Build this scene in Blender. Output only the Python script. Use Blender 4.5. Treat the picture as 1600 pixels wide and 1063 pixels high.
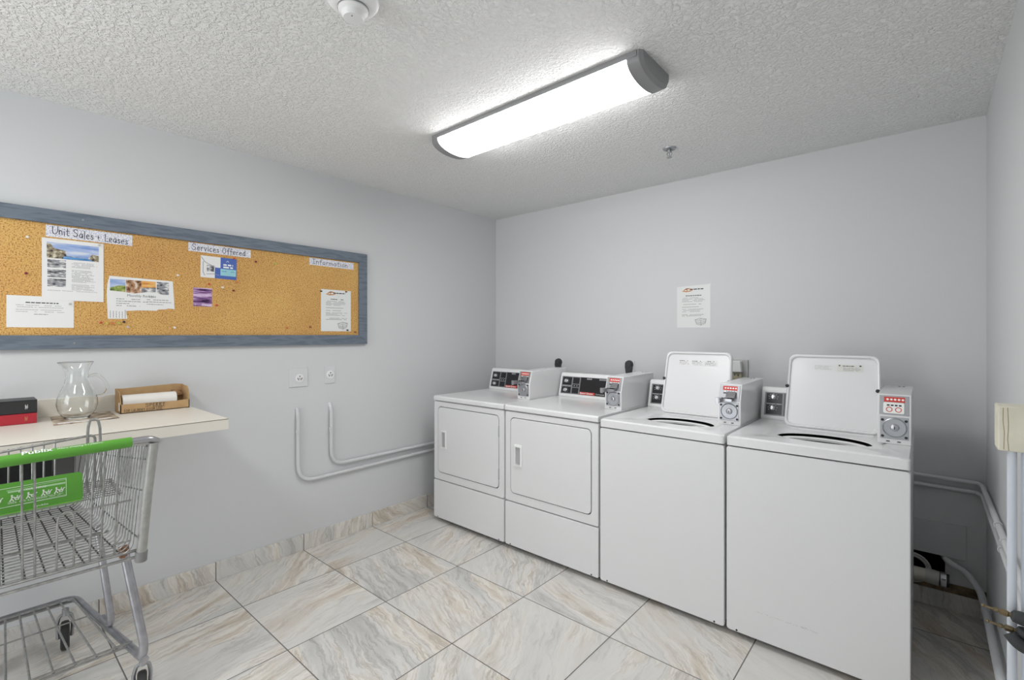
import bpy, bmesh, math, random
from mathutils import Vector as V, Matrix
random.seed(7)
for o in list(bpy.data.objects): bpy.data.objects.remove(o)
sc = bpy.context.scene
COL = sc.collection

# ------------------------------------------------------------------ camera
EYE = 1.37
YAW = math.radians(41.4)
cd = bpy.data.cameras.new('camera'); cam = bpy.data.objects.new('camera', cd); COL.objects.link(cam)
cd.sensor_width = 36.0; cd.lens = 36.0*747.7/1600
cd.shift_x = (800-788)/1600; cd.shift_y = -(531.5-523)/1600
cd.clip_start = 0.02; cd.clip_end = 50
cam.location = (0, 0, EYE); cam.rotation_euler = (math.radians(90), 0, YAW)
sc.camera = cam
# ------------------------------------------------------------------ world, light, exposure
w = bpy.data.worlds.new('world'); sc.world = w; w.use_nodes = True
w.node_tree.nodes['Background'].inputs[0].default_value = (0.8, 0.88, 1, 1)
w.node_tree.nodes['Background'].inputs[1].default_value = 0.4
sc.view_settings.view_transform = 'Standard'; sc.view_settings.look = 'None'
sc.view_settings.gamma = 1; sc.view_settings.use_curve_mapping = False
sc.view_settings.exposure = 1.14
LAMP = 8.2            # strength of the two ceiling diffusers
FILL_POWER = 13.0       # area lamp added behind the camera to fill the room
XL, XR, YB, YF, ZC = -2.975, 0.217, 3.256, -1.75, 2.426
ld = bpy.data.lights.new('added_fill', 'AREA'); lo = bpy.data.objects.new('added_fill', ld); COL.objects.link(lo)
ld.shape = 'RECTANGLE'; ld.size = 1.1; ld.size_y = 2.0; ld.energy = FILL_POWER; ld.color = (0.95, 0.98, 1.0)
lo.location = (-1.9, YF+0.02, 1.1); lo.rotation_euler = (math.radians(90), 0, 0)

# ------------------------------------------------------------------ materials
MATS = {}
def mat(name, col, rough=0.5, metal=0.0, spec=0.5, emis=None, bump=None, var=None, coat=0.0):
    """procedural principled; bump=(scale,strength,dist); var=(scale,amount) mottles the colour"""
    if name in MATS: return MATS[name]
    m = bpy.data.materials.new(name); m.use_nodes = True; MATS[name] = m
    nt = m.node_tree; b = nt.nodes['Principled BSDF']
    b.inputs['Base Color'].default_value = (*col, 1); b.inputs['Roughness'].default_value = rough
    b.inputs['Metallic'].default_value = metal; b.inputs['Specular IOR Level'].default_value = spec
    b.inputs['Coat Weight'].default_value = coat
    if emis:
        b.inputs['Emission Color'].default_value = (1, 1, 1, 1); b.inputs['Emission Strength'].default_value = emis
    if bump or var:
        tc = nt.nodes.new('ShaderNodeTexCoord')
    if var:
        n = nt.nodes.new('ShaderNodeTexNoise'); n.inputs['Scale'].default_value = var[0]; n.inputs['Detail'].default_value = 6
        nt.links.new(tc.outputs['Object'], n.inputs['Vector'])
        r = nt.nodes.new('ShaderNodeValToRGB'); a = var[1]
        r.color_ramp.elements[0].position = 0.35; r.color_ramp.elements[1].position = 0.65
        r.color_ramp.elements[0].color = (*[c*(1-a) for c in col], 1)
        r.color_ramp.elements[1].color = (*[min(1, c*(1+a)) for c in col], 1)
        nt.links.new(n.outputs['Fac'], r.inputs['Fac']); nt.links.new(r.outputs['Color'], b.inputs['Base Color'])
    if bump:
        n2 = nt.nodes.new('ShaderNodeTexNoise'); n2.inputs['Scale'].default_value = bump[0]; n2.inputs['Detail'].default_value = 4
        nt.links.new(tc.outputs['Object'], n2.inputs['Vector'])
        bp = nt.nodes.new('ShaderNodeBump'); bp.inputs['Strength'].default_value = bump[1]; bp.inputs['Distance'].default_value = bump[2]
        nt.links.new(n2.outputs['Fac'], bp.inputs['Height']); nt.links.new(bp.outputs['Normal'], b.inputs['Normal'])
    return m

WALL = mat('painted_wall', (0.665, 0.675, 0.683), 0.55, bump=(90, 0.12, 0.002), spec=0.25)
CEIL = mat('textured_ceiling', (0.88, 0.88, 0.87), 0.75, spec=0.3)
def ceil_nodes():
    nt = CEIL.node_tree; b = nt.nodes['Principled BSDF']
    tc = nt.nodes.new('ShaderNodeTexCoord')
    n = nt.nodes.new('ShaderNodeTexNoise'); n.inputs['Scale'].default_value = 74; n.inputs['Detail'].default_value = 3; n.inputs['Distortion'].default_value = 0.6
    r = nt.nodes.new('ShaderNodeValToRGB'); r.color_ramp.elements[0].position = 0.42; r.color_ramp.elements[1].position = 0.62
    bp = nt.nodes.new('ShaderNodeBump'); bp.inputs['Strength'].default_value = 0.8; bp.inputs['Distance'].default_value = 0.006
    nt.links.new(tc.outputs['Object'], n.inputs['Vector']); nt.links.new(n.outputs['Fac'], r.inputs['Fac'])
    nt.links.new(r.outputs['Color'], bp.inputs['Height']); nt.links.new(bp.outputs['Normal'], b.inputs['Normal'])
ceil_nodes()

TX0, TY0, TS = -2.5797-10*0.5016, 0.9357-10*0.5016, 0.5016
def tile_material(name, wall=False):
    """large square marble tiles; every tile has its own vein direction; grout lines"""
    m = bpy.data.materials.new(name); m.use_nodes = True; nt = m.node_tree; N = nt.nodes; L = nt.links
    b = N['Principled BSDF']; b.inputs['Roughness'].default_value = 0.38
    g = N.new('ShaderNodeNewGeometry'); s = N.new('ShaderNodeSeparateXYZ'); L.new(g.outputs['Position'], s.inputs[0])
    def math_(op, a, c=None, d=None):
        n = N.new('ShaderNodeMath'); n.operation = op
        for i, v in enumerate((a, c, d)):
            if v is None: continue
            if isinstance(v, (int, float)): n.inputs[i].default_value = v
            else: L.new(v, n.inputs[i])
        return n.outputs[0]
    ux = math_('DIVIDE', math_('SUBTRACT', s.outputs[0], TX0), TS)
    uy = math_('DIVIDE', math_('SUBTRACT', s.outputs[1], TY0), TS)
    ix, iy = math_('FLOOR', ux), math_('FLOOR', uy)
    c = N.new('ShaderNodeCombineXYZ'); L.new(ix, c.inputs[0]); L.new(iy, c.inputs[1]); c.inputs[2].default_value = 3.0 if wall else 0.0
    wn = N.new('ShaderNodeTexWhiteNoise'); wn.noise_dimensions = '3D'; L.new(c.outputs[0], wn.inputs['Vector'])
    sc_ = N.new('ShaderNodeSeparateColor'); L.new(wn.outputs['Color'], sc_.inputs[0])
    # local position, rotated by a random multiple
    ang = math_('ADD', math_('MULTIPLY', sc_.outputs[0], 1.5), 0.1)
    if wall: ang = math_('ADD', ang, 0.4)
    p = N.new('ShaderNodeCombineXYZ'); L.new(s.outputs[0], p.inputs[0]); L.new(s.outputs[1], p.inputs[1]); L.new(s.outputs[2], p.inputs[2])
    rot = N.new('ShaderNodeVectorRotate'); rot.rotation_type = 'AXIS_ANGLE'; rot.inputs['Axis'].default_value = (0, 0, 1)
    if wall:
        cc = N.new('ShaderNodeCombineXYZ'); L.new(math_('ADD', s.outputs[0], s.outputs[1]), cc.inputs[0]); L.new(s.outputs[2], cc.inputs[1])
        L.new(cc.outputs[0], rot.inputs['Vector'])
    else: L.new(p.outputs[0], rot.inputs['Vector'])
    L.new(ang, rot.inputs['Angle'])
    off = N.new('ShaderNodeVectorMath'); off.operation = 'MULTIPLY_ADD'
    L.new(wn.outputs['Color'], off.inputs[0]); off.inputs[1].default_value = (7, 9, 5); L.new(rot.outputs[0], off.inputs[2])
    # warp
    wz = N.new('ShaderNodeTexNoise'); wz.inputs['Scale'].default_value = 2.4; wz.inputs['Detail'].default_value = 7; wz.inputs['Roughness'].default_value = 0.6
    L.new(off.outputs[0], wz.inputs['Vector'])
    wp = N.new('ShaderNodeVectorMath'); wp.operation = 'MULTIPLY_ADD'; L.new(wz.outputs['Color'], wp.inputs[0]); wp.inputs[1].default_value = (0.17, 0.17, 0.1); L.new(off.outputs[0], wp.inputs[2])
    mp = N.new('ShaderNodeVectorMath'); mp.operation = 'MULTIPLY'; L.new(wp.outputs[0], mp.inputs[0]); mp.inputs[1].default_value = (0.9, 7.0, 0.9)
    n1 = N.new('ShaderNodeTexNoise'); n1.inputs['Scale'].default_value = 1.0; n1.inputs['Detail'].default_value = 9; n1.inputs['Roughness'].default_value = 0.62
    L.new(mp.outputs[0], n1.inputs['Vector'])
    r1 = N.new('ShaderNodeValToRGB'); cr = r1.color_ramp
    cols = [(0.0, (0.44, 0.41, 0.37)), (0.34, (0.52, 0.51, 0.49)), (0.41, (0.60, 0.595, 0.575)), (0.475, (0.72, 0.70, 0.67)), (0.505, (0.62, 0.58, 0.52)), (0.53, (0.80, 0.77, 0.72)), (0.58, (0.68, 0.62, 0.54)), (0.64, (0.58, 0.50, 0.41)), (0.70, (0.76, 0.72, 0.66))]
    cr.elements[0].position, cr.elements[0].color = cols[0][0], (*cols[0][1], 1)
    cr.elements[1].position, cr.elements[1].color = cols[-1][0], (*cols[-1][1], 1)
    for ps, cl in cols[1:-1]:
        e = cr.elements.new(ps); e.color = (*cl, 1)
    L.new(n1.outputs['Fac'], r1.inputs['Fac'])
    # fine dark veins
    n2 = N.new('ShaderNodeTexNoise'); n2.inputs['Scale'].default_value = 2.2; n2.inputs['Detail'].default_value = 8; n2.inputs['Roughness'].default_value = 0.62
    L.new(mp.outputs[0], n2.inputs['Vector'])
    v = math_('ABSOLUTE', math_('SUBTRACT', n2.outputs['Fac'], 0.5))
    r2 = N.new('ShaderNodeValToRGB'); r2.color_ramp.elements[0].position = 0.0; r2.color_ramp.elements[1].position = 0.035
    r2.color_ramp.elements[0].color = (0.66, 0.63, 0.60, 1); r2.color_ramp.elements[1].color = (1, 1, 1, 1); L.new(v, r2.inputs['Fac'])
    mx = N.new('ShaderNodeMix'); mx.data_type = 'RGBA'; mx.blend_type = 'MULTIPLY'; mx.inputs['Factor'].default_value = 0.75
    L.new(r1.outputs['Color'], mx.inputs['A']); L.new(r2.outputs['Color'], mx.inputs['B'])
    # plain grey cloud mixed per tile
    n3 = N.new('ShaderNodeTexNoise'); n3.inputs['Scale'].default_value = 1.8; n3.inputs['Detail'].default_value = 5; L.new(wp.outputs[0], n3.inputs['Vector'])
    f3 = math_('MULTIPLY', math_('SMOOTH_MIN', math_('MAXIMUM', math_('MULTIPLY', math_('SUBTRACT', n3.outputs['Fac'], 0.42), 5.0), 0.0), 1.0, 0.1), 0.8)
    mx2 = N.new('ShaderNodeMix'); mx2.data_type = 'RGBA'; L.new(f3, mx2.inputs['Factor']); L.new(mx.outputs['Result'], mx2.inputs['A']); mx2.inputs['B'].default_value = (0.69, 0.675, 0.65, 1)
    # grout
    def edge(u):
        f = math_('FRACT', u); return math_('MINIMUM', f, math_('SUBTRACT', 1.0, f))
    e = edge(uy) if wall == 'y' else (edge(ux) if wall == 'x' else math_('MINIMUM', edge(ux), edge(uy)))
    gr = math_('LESS_THAN', e, 0.0048)
    mg = N.new('ShaderNodeMix'); mg.data_type = 'RGBA'; L.new(gr, mg.inputs['Factor']); L.new(mx2.outputs['Result'], mg.inputs['A']); mg.inputs['B'].default_value = (0.16, 0.15, 0.14, 1)
    L.new(mg.outputs['Result'], b.inputs['Base Color'])
    bp = N.new('ShaderNodeBump'); bp.inputs['Strength'].default_value = 0.5; bp.inputs['Distance'].default_value = 0.003; bp.invert = True
    L.new(gr, bp.inputs['Height']); L.new(bp.outputs['Normal'], b.inputs['Normal'])
    rr = math_('ADD', math_('MULTIPLY', gr, 0.4), 0.36); L.new(rr, b.inputs['Roughness'])
    return m
FLOOR = tile_material('marble_tile_floor'); BASEY = tile_material('marble_tile_skirting', 'y'); BASEX = tile_material('marble_tile_skirting_back', 'x')

def cork_material():
    m = mat('cork', (0.62, 0.36, 0.12), 0.85, spec=0.2); nt = m.node_tree; N, L = nt.nodes, nt.links; b = N['Principled BSDF']
    tc = N.new('ShaderNodeTexCoord'); n = N.new('ShaderNodeTexNoise'); n.inputs['Scale'].default_value = 190; n.inputs['Detail'].default_value = 3
    r = N.new('ShaderNodeValToRGB'); r.color_ramp.elements[0].position = 0.33; r.color_ramp.elements[0].color = (0.30, 0.14, 0.04, 1)
    r.color_ramp.elements[1].position = 0.66; r.color_ramp.elements[1].color = (0.76, 0.46, 0.17, 1)
    e = r.color_ramp.elements.new(0.46); e.color = (0.62, 0.36, 0.12, 1)
    L.new(tc.outputs['Object'], n.inputs['Vector']); L.new(n.outputs['Fac'], r.inputs['Fac'])
    n2 = N.new('ShaderNodeTexNoise'); n2.inputs['Scale'].default_value = 3; L.new(tc.outputs['Object'], n2.inputs['Vector'])
    mx = N.new('ShaderNodeMix'); mx.data_type = 'RGBA'; mx.blend_type = 'OVERLAY'; mx.inputs['Factor'].default_value = 0.25
    L.new(r.outputs['Color'], mx.inputs['A']); L.new(n2.outputs['Fac'], mx.inputs['B']); L.new(mx.outputs['Result'], b.inputs['Base Color'])
    bp = N.new('ShaderNodeBump'); bp.inputs['Strength'].default_value = 0.3; bp.inputs['Distance'].default_value = 0.001
    L.new(n.outputs['Fac'], bp.inputs['Height']); L.new(bp.outputs['Normal'], b.inputs['Normal'])
    return m
CORK = cork_material()
def frame_material():
    m = mat('grey_blue_wood', (0.17, 0.22, 0.28), 0.5, spec=0.35); nt = m.node_tree; N, L = nt.nodes, nt.links; b = N['Principled BSDF']
    tc = N.new('ShaderNodeTexCoord'); mp = N.new('ShaderNodeVectorMath'); mp.operation = 'MULTIPLY'; mp.inputs[1].default_value = (3, 4, 30)
    L.new(tc.outputs['Object'], mp.inputs[0]); wv = N.new('ShaderNodeTexWave'); wv.inputs['Scale'].default_value = 1.6; wv.inputs['Distortion'].default_value = 9; wv.inputs['Detail'].default_value = 3
    L.new(mp.outputs[0], wv.inputs['Vector']); r = N.new('ShaderNodeValToRGB'); r.color_ramp.elements[0].color = (0.125, 0.155, 0.195, 1); r.color_ramp.elements[1].color = (0.17, 0.205, 0.25, 1)
    L.new(wv.outputs['Fac'], r.inputs['Fac']); L.new(r.outputs['Color'], b.inputs['Base Color'])
    bp = N.new('ShaderNodeBump'); bp.inputs['Strength'].default_value = 0.4; bp.inputs['Distance'].default_value = 0.002
    L.new(wv.outputs['Fac'], bp.inputs['Height']); L.new(bp.outputs['Normal'], b.inputs['Normal']); return m
FRAME = frame_material()
WHITE = mat('white_enamel', (0.78, 0.78, 0.785), 0.2, spec=0.5)
SATIN = mat('satin_enamel', (0.75, 0.75, 0.755), 0.42, spec=0.35)
WHITEP = mat('white_plastic', (0.82, 0.82, 0.82), 0.4, spec=0.4)
GAP_SHADE = mat('painted_gap_shade', (0.05, 0.05, 0.05), 0.8)  # near-black that paints shade into the door gap, top seam and toe space
BLACK = mat('black_panel', (0.012, 0.013, 0.017), 0.3)
PGREY = mat('panel_grey', (0.25, 0.25, 0.26), 0.45, metal=0.3)
KNOB = mat('knob_silver', (0.8, 0.8, 0.82), 0.25, metal=0.6)
CHROME = mat('chrome', (0.46, 0.46, 0.48), 0.36, metal=1.0)
STEEL = mat('brushed_steel', (0.42, 0.43, 0.45), 0.42, metal=0.9)
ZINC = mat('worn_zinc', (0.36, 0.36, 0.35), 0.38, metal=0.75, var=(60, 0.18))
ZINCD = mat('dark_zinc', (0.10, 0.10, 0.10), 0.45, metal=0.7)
TUBE = mat('cart_tube', (0.40, 0.40, 0.43), 0.3, metal=0.85, var=(25, 0.12))
PWDR = mat('cart_powder_coat', (0.38, 0.38, 0.36), 0.4, metal=0.2, var=(40, 0.1))
RUST = mat('rusty_weld', (0.22, 0.11, 0.06), 0.8, var=(90, 0.5))
GREEN = mat('cart_green', (0.10, 0.34, 0.035), 0.35)
GREENL = mat('light_green', (0.22, 0.55, 0.07), 0.35)
RUBBER = mat('black_rubber', (0.03, 0.03, 0.03), 0.6)
PAINTW = mat('print_white', (0.85, 0.87, 0.83), 0.5)
PAINTG = mat('print_pale_green', (0.40, 0.62, 0.36), 0.5)
INK = mat('ink_black', (0.02, 0.02, 0.03), 0.6)
INKG = mat('ink_grey', (0.33, 0.33, 0.34), 0.6)
RED = mat('print_red', (0.62, 0.05, 0.04), 0.45)
PAPER = mat('paper', (0.83, 0.83, 0.82), 0.7, spec=0.2)
LAM = mat('laminated_paper', (0.80, 0.82, 0.80), 0.25)
LAMIN = mat('cream_laminate', (0.78, 0.74, 0.66), 0.35, spec=0.4)
EDGEL = mat('laminate_seam', (0.12, 0.10, 0.08), 0.6)
CARD = mat('cardboard', (0.50, 0.33, 0.17), 0.8, spec=0.1, var=(18, 0.08))
CARDD = mat('cardboard_torn', (0.30, 0.18, 0.09), 0.9, spec=0.1, var=(60, 0.3))
PIPEP = mat('painted_pipe', (0.68, 0.69, 0.70), 0.4, spec=0.4)
PIPEW = mat('white_pipe', (0.62, 0.66, 0.72), 0.35, spec=0.5)
PVC = mat('pvc', (0.72, 0.69, 0.60), 0.35)
BRASS = mat('brass', (0.24, 0.19, 0.11), 0.45, metal=0.9)
FOAM = mat('black_foam', (0.045, 0.05, 0.05), 0.75, bump=(120, 0.3, 0.002))
IVORY = mat('aged_ivory', (0.72, 0.69, 0.56), 0.55, var=(14, 0.06))
GREYCAP = mat('grey_cap', (0.27, 0.27, 0.275), 0.45)
DIFF = mat('lamp_diffuser', (0.9, 0.9, 0.9), 0.4, emis=LAMP)
PLUG = mat('plug_black', (0.04, 0.042, 0.045), 0.5)
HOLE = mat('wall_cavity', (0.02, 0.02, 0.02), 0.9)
SLOT = mat('outlet_slot', (0.02, 0.02, 0.02), 0.6)
ORANGE = mat('print_orange', (0.75, 0.33, 0.12), 0.6)
def glass():
    m = bpy.data.materials.new('clear_glass'); m.use_nodes = True; b = m.node_tree.nodes['Principled BSDF']
    b.inputs['Base Color'].default_value = (0.97, 0.985, 0.98, 1); b.inputs['Roughness'].default_value = 0.01
    b.inputs['Transmission Weight'].default_value = 1.0; b.inputs['IOR'].default_value = 1.46
    return m
GLASS = glass()
def speckle(name, a, c, scale, t0=0.45, t1=0.6):
    m = mat(name, a, 0.6); nt = m.node_tree; N, L = nt.nodes, nt.links; b = N['Principled BSDF']
    tc = N.new('ShaderNodeTexCoord'); n = N.new('ShaderNodeTexNoise'); n.inputs['Scale'].default_value = scale; n.inputs['Detail'].default_value = 5
    r = N.new('ShaderNodeValToRGB'); r.color_ramp.elements[0].position = t0; r.color_ramp.elements[1].position = t1
    r.color_ramp.elements[0].color = (*a, 1); r.color_ramp.elements[1].color = (*c, 1)
    L.new(tc.outputs['Object'], n.inputs['Vector']); L.new(n.outputs['Fac'], r.inputs['Fac']); L.new(r.outputs['Color'], b.inputs['Base Color']); return m
LABELP = speckle('speckled_label_paper', (0.34, 0.36, 0.56), (0.84, 0.84, 0.86), 170, 0.33, 0.52)
PURPLE = None

# ------------------------------------------------------------------ mesh builder (coordinates are world; every part keeps its thing's origin)
FX = (V((1, 0, 0)), V((0, 0, 1)), V((0, -1, 0)))    # faces towards -Y (back wall, machine fronts): right, up, out
FL = (V((0, 1, 0)), V((0, 0, 1)), V((1, 0, 0)))     # faces towards +X (left wall)
FT = (V((1, 0, 0)), V((0, 1, 0)), V((0, 0, 1)))     # lies flat, faces up
class MB:
    def __init__(s): s.bm = bmesh.new(); s.mi = 0
    def mark(s, i): s.mi = i; return s
    def face(s, vs):
        try: f = s.bm.faces.new(vs); f.material_index = s.mi; return f
        except ValueError: return None
    def box(s, x0, x1, y0, y1, z0, z1):
        v = [s.bm.verts.new(p) for p in ((x0,y0,z0),(x1,y0,z0),(x1,y1,z0),(x0,y1,z0),(x0,y0,z1),(x1,y0,z1),(x1,y1,z1),(x0,y1,z1))]
        for f in ((3,2,1,0),(4,5,6,7),(0,1,5,4),(1,2,6,5),(2,3,7,6),(3,0,4,7)): s.face([v[i] for i in f])
        return s
    def fbox(s, O, fr, u0, u1, v0, v1, n0, n1):
        u, v_, n = fr; O = V(O)
        P = lambda a, b, c: s.bm.verts.new(O+u*a+v_*b+n*c)
        v = [P(u0,v0,n0),P(u1,v0,n0),P(u1,v1,n0),P(u0,v1,n0),P(u0,v0,n1),P(u1,v0,n1),P(u1,v1,n1),P(u0,v1,n1)]
        for f in ((3,2,1,0),(4,5,6,7),(0,1,5,4),(1,2,6,5),(2,3,7,6),(3,0,4,7)): s.face([v[i] for i in f])
        return s
    def ring(s, pts): return [s.bm.verts.new(p) for p in pts]
    def bridge(s, a, b):
        n = len(a)
        for i in range(n): s.face([a[i], a[(i+1) % n], b[(i+1) % n], b[i]])
    def prism(s, pts, d):
        d = V(d); a = s.ring(pts); b = s.ring([V(p)+d for p in pts]); s.bridge(a, b); s.face(a[::-1]); s.face(b); return s
    def plate(s, O, fr, poly, n0, n1):
        u, v_, n = fr; O = V(O); return s.prism([O+u*a+v_*b+n*n0 for a, b in poly], n*(n1-n0))
    def rrect(s, O, fr, u0, u1, v0, v1, r, n0, n1, k=5, soft=0.0):
        poly = rr(u0, u1, v0, v1, r, k)
        if not soft: return s.plate(O, fr, poly, n0, n1)
        u, v_, n = fr; O = V(O); cx, cy = (u0+u1)/2, (v0+v1)/2; W, H_ = (u1-u0)/2, (v1-v0)/2
        def lp(ins, h): return s.ring([O+u*(cx+(a-cx)*(W-ins)/W)+v_*(cy+(b-cy)*(H_-ins)/H_)+n*h for a, b in poly])
        a = lp(0, n0); b = lp(0, n1-soft); c = lp(soft*0.3, n1-soft*0.3); d = lp(soft, n1)
        s.bridge(a, b); s.bridge(b, c); s.bridge(c, d); s.face(a[::-1]); s.face(d); return s
    def cyl(s, p0, p1, r0, r1=None, k=16):
        r1 = r0 if r1 is None else r1; p0, p1 = V(p0), V(p1); d = (p1-p0).normalized()
        a = d.orthogonal().normalized(); b = d.cross(a)
        A = s.ring([p0+(a*math.cos(t)+b*math.sin(t))*r0 for t in [2*math.pi*i/k for i in range(k)]])
        B = s.ring([p1+(a*math.cos(t)+b*math.sin(t))*r1 for t in [2*math.pi*i/k for i in range(k)]])
        s.bridge(A, B); s.face(A[::-1]); s.face(B); return s
    def tube(s, pts, r, k=8, fil=0.0, closed=False):
        pts = [V(p) for p in pts]
        if fil: pts = fillet(pts, fil)
        t = [(pts[min(i+1, len(pts)-1)]-pts[max(i-1, 0)]).normalized() for i in range(len(pts))]
        a = t[0].orthogonal().normalized(); prev = None; first = None
        for i, p in enumerate(pts):
            a = (a-t[i]*a.dot(t[i])).normalized(); b = t[i].cross(a)
            rg = s.ring([p+(a*math.cos(2*math.pi*j/k)+b*math.sin(2*math.pi*j/k))*r for j in range(k)])
            if prev: s.bridge(prev, rg)
            else: first = rg
            prev = rg
        s.face(first[::-1]); s.face(prev); return s
    def lathe(s, c, prof, axis=(0, 0, 1), k=32, cap=True, ref=None):
        c = V(c); ax = V(axis).normalized(); a = ref or ax.orthogonal().normalized(); b = ax.cross(a); prev = None; first = None
        for r, h in prof:
            rg = s.ring([c+ax*h+(a*math.cos(2*math.pi*j/k)+b*math.sin(2*math.pi*j/k))*r for j in range(k)])
            if prev: s.bridge(prev, rg)
            else: first = rg
            prev = rg
        if cap: s.face(first[::-1]); s.face(prev)
        return s
    def ball(s, c, r, k=10): return s.lathe(c, [(r*math.sin(math.pi*i/6)+1e-5, -r*math.cos(math.pi*i/6)) for i in range(7)], k=k)
    def strokes(s, O, fr, lines, t, n0, n1):
        u, v_, n = fr; O = V(O)
        for ln in lines:
            for (a0, b0), (a1, b1) in zip(ln, ln[1:]):
                d = V((a1-a0, b1-b0, 0)); L_ = d.length
                if L_ < 1e-6: continue
                d /= L_; q = V((-d.y, d.x, 0))*t/2; e = d*t/2
                P = [(a0-e.x+q.x, b0-e.y+q.y), (a0-e.x-q.x, b0-e.y-q.y), (a1+e.x-q.x, b1+e.y-q.y), (a1+e.x+q.x, b1+e.y+q.y)]
                s.prism([O+u*x+v_*y+n*n0 for x, y in P], n*(n1-n0))
        return s
    def text(s, body, O, fr, size, n0=0.0, n1=0.0005, align='LEFT', shear=0, wide=1.0, bold=0):
        cu = bpy.data.curves.new('t', 'FONT'); cu.body = body; cu.size = size; cu.align_x = align; cu.extrude = 0; cu.shear = shear; cu.offset = bold; cu.resolution_u = 3
        ob = bpy.data.objects.new('t', cu); COL.objects.link(ob)
        dg = bpy.context.evaluated_depsgraph_get(); dg.update(); me = bpy.data.meshes.new_from_object(ob.evaluated_get(dg))
        u, v_, n = fr; O = V(O); off = [s.bm.verts.new(O+u*(q.co.x*wide)+v_*q.co.y+n*n1) for q in me.vertices]
        for p in me.polygons: s.face([off[i] for i in p.vertices])
        bpy.data.objects.remove(ob); bpy.data.curves.remove(cu); bpy.data.meshes.remove(me); return s
    def greek(s, O, fr, u0, u1, v0, rows, pitch, h, n1=0.0004, seed=1, fill=0.9, ragged=0.3):
        """rows of tiny word shapes, too small to be read"""
        R = random.Random(seed)
        for i in range(rows):
            x = u0; end = u0+(u1-u0)*(1-ragged*R.random()); y = v0-i*pitch
            while x < end:
                wd = h*R.uniform(1.2, 4.5); wd = min(wd, end-x)
                if R.random() < fill: s.fbox(O, fr, x, x+wd, y-h, y, 0, n1)
                x += wd+h*0.7
        return s
    def done(s, name, mats, root=None, parent=None, smooth=False, bevel=0, label=None, origin=None):
        bmesh.ops.remove_doubles(s.bm, verts=s.bm.verts, dist=1e-7)
        bmesh.ops.recalc_face_normals(s.bm, faces=s.bm.faces)
        O = V(origin) if origin is not None else (V(root['_o']) if root is not None else V((0, 0, 0)))
        bmesh.ops.translate(s.bm, vec=-O, verts=s.bm.verts)
        me = bpy.data.meshes.new(name); s.bm.to_mesh(me); s.bm.free()
        for m in (mats if isinstance(mats, (list, tuple)) else [mats]): me.materials.append(m)
        o = bpy.data.objects.new(name, me); COL.objects.link(o)
        if smooth:
            for p in me.polygons: p.use_smooth = True
            try: me.set_sharp_from_angle(angle=math.radians(38))
            except Exception: pass
        wn_ = o.modifiers.new('weighted_normal', 'WEIGHTED_NORMAL'); wn_.keep_sharp = True; wn_.weight = 100
        if bevel:
            md = o.modifiers.new('bevel', 'BEVEL'); md.width = bevel; md.segments = 2; md.limit_method = 'ANGLE'; md.angle_limit = math.radians(40)
        p = parent if parent is not None else root
        if p is not None: o.parent = p
        else: o.location = O
        if label: o['label'] = label
        return o
def rr(u0, u1, v0, v1, r, k=5):
    out = []
    for cx, cy, a0 in ((u1-r, v0+r, -90), (u1-r, v1-r, 0), (u0+r, v1-r, 90), (u0+r, v0+r, 180)):
        for i in range(k+1):
            a = math.radians(a0+90*i/k); out.append((cx+r*math.cos(a), cy+r*math.sin(a)))
    return out
def fillet(pts, d, k=5):
    out = [pts[0]]
    for i in range(1, len(pts)-1):
        p = pts[i]; a = pts[i-1]-p; b = pts[i+1]-p; dd = min(d, a.length*0.49, b.length*0.49)
        A = p+a.normalized()*dd; B = p+b.normalized()*dd
        for j in range(k+1):
            t = j/k; out.append(A*(1-t)**2+p*2*t*(1-t)+B*t*t)
    out.append(pts[-1]); return out
def thing(name, loc, label, cat, group=None):
    o = bpy.data.objects.new(name, None); COL.objects.link(o); o.location = loc; o.empty_display_size = 0.1
    o['_o'] = list(loc); o['label'] = label; o['category'] = cat
    if group: o['group'] = group
    return o
def tag(o, label, cat, group=None):
    o['label'] = label; o['category'] = cat
    if group: o['group'] = group
    return o
def struct(o): o['kind'] = 'structure'; return o

# ------------------------------------------------------------------ the room
T = 0.10
struct(MB().box(XL-T, XR+T, YF-T, YB+0.30, -T, 0).done('floor', FLOOR))
struct(MB().box(XL-T, XR+T, YF-T, YB+0.30, ZC, ZC+T).done('ceiling', CEIL))
struct(MB().box(XL-T, XL, YF-T, YB, 0, ZC).done('wall_left', WALL))
struct(MB().box(XR, XR+T, YF-T, YB, 0, ZC).done('wall_right', WALL))
# back wall with the low service opening behind the last washer
hx0, hx1, hz0, hz1 = -0.35, 0.072, 0.085, 0.27
mb = MB(); mb.box(XL-T, hx0, YB, YB+T, 0, ZC); mb.box(hx1, XR+T, YB, YB+T, 0, ZC); mb.box(hx0, hx1, YB, YB+T, hz1, ZC); mb.box(hx0, hx1, YB, YB+T, 0, hz0)
struct(mb.done('wall_back', WALL))
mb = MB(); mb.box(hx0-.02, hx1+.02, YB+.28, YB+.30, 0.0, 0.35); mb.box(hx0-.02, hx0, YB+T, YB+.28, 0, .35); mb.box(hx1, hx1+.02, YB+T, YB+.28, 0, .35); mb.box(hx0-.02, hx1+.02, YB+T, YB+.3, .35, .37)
struct(mb.done('trim_1', HOLE))
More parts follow.
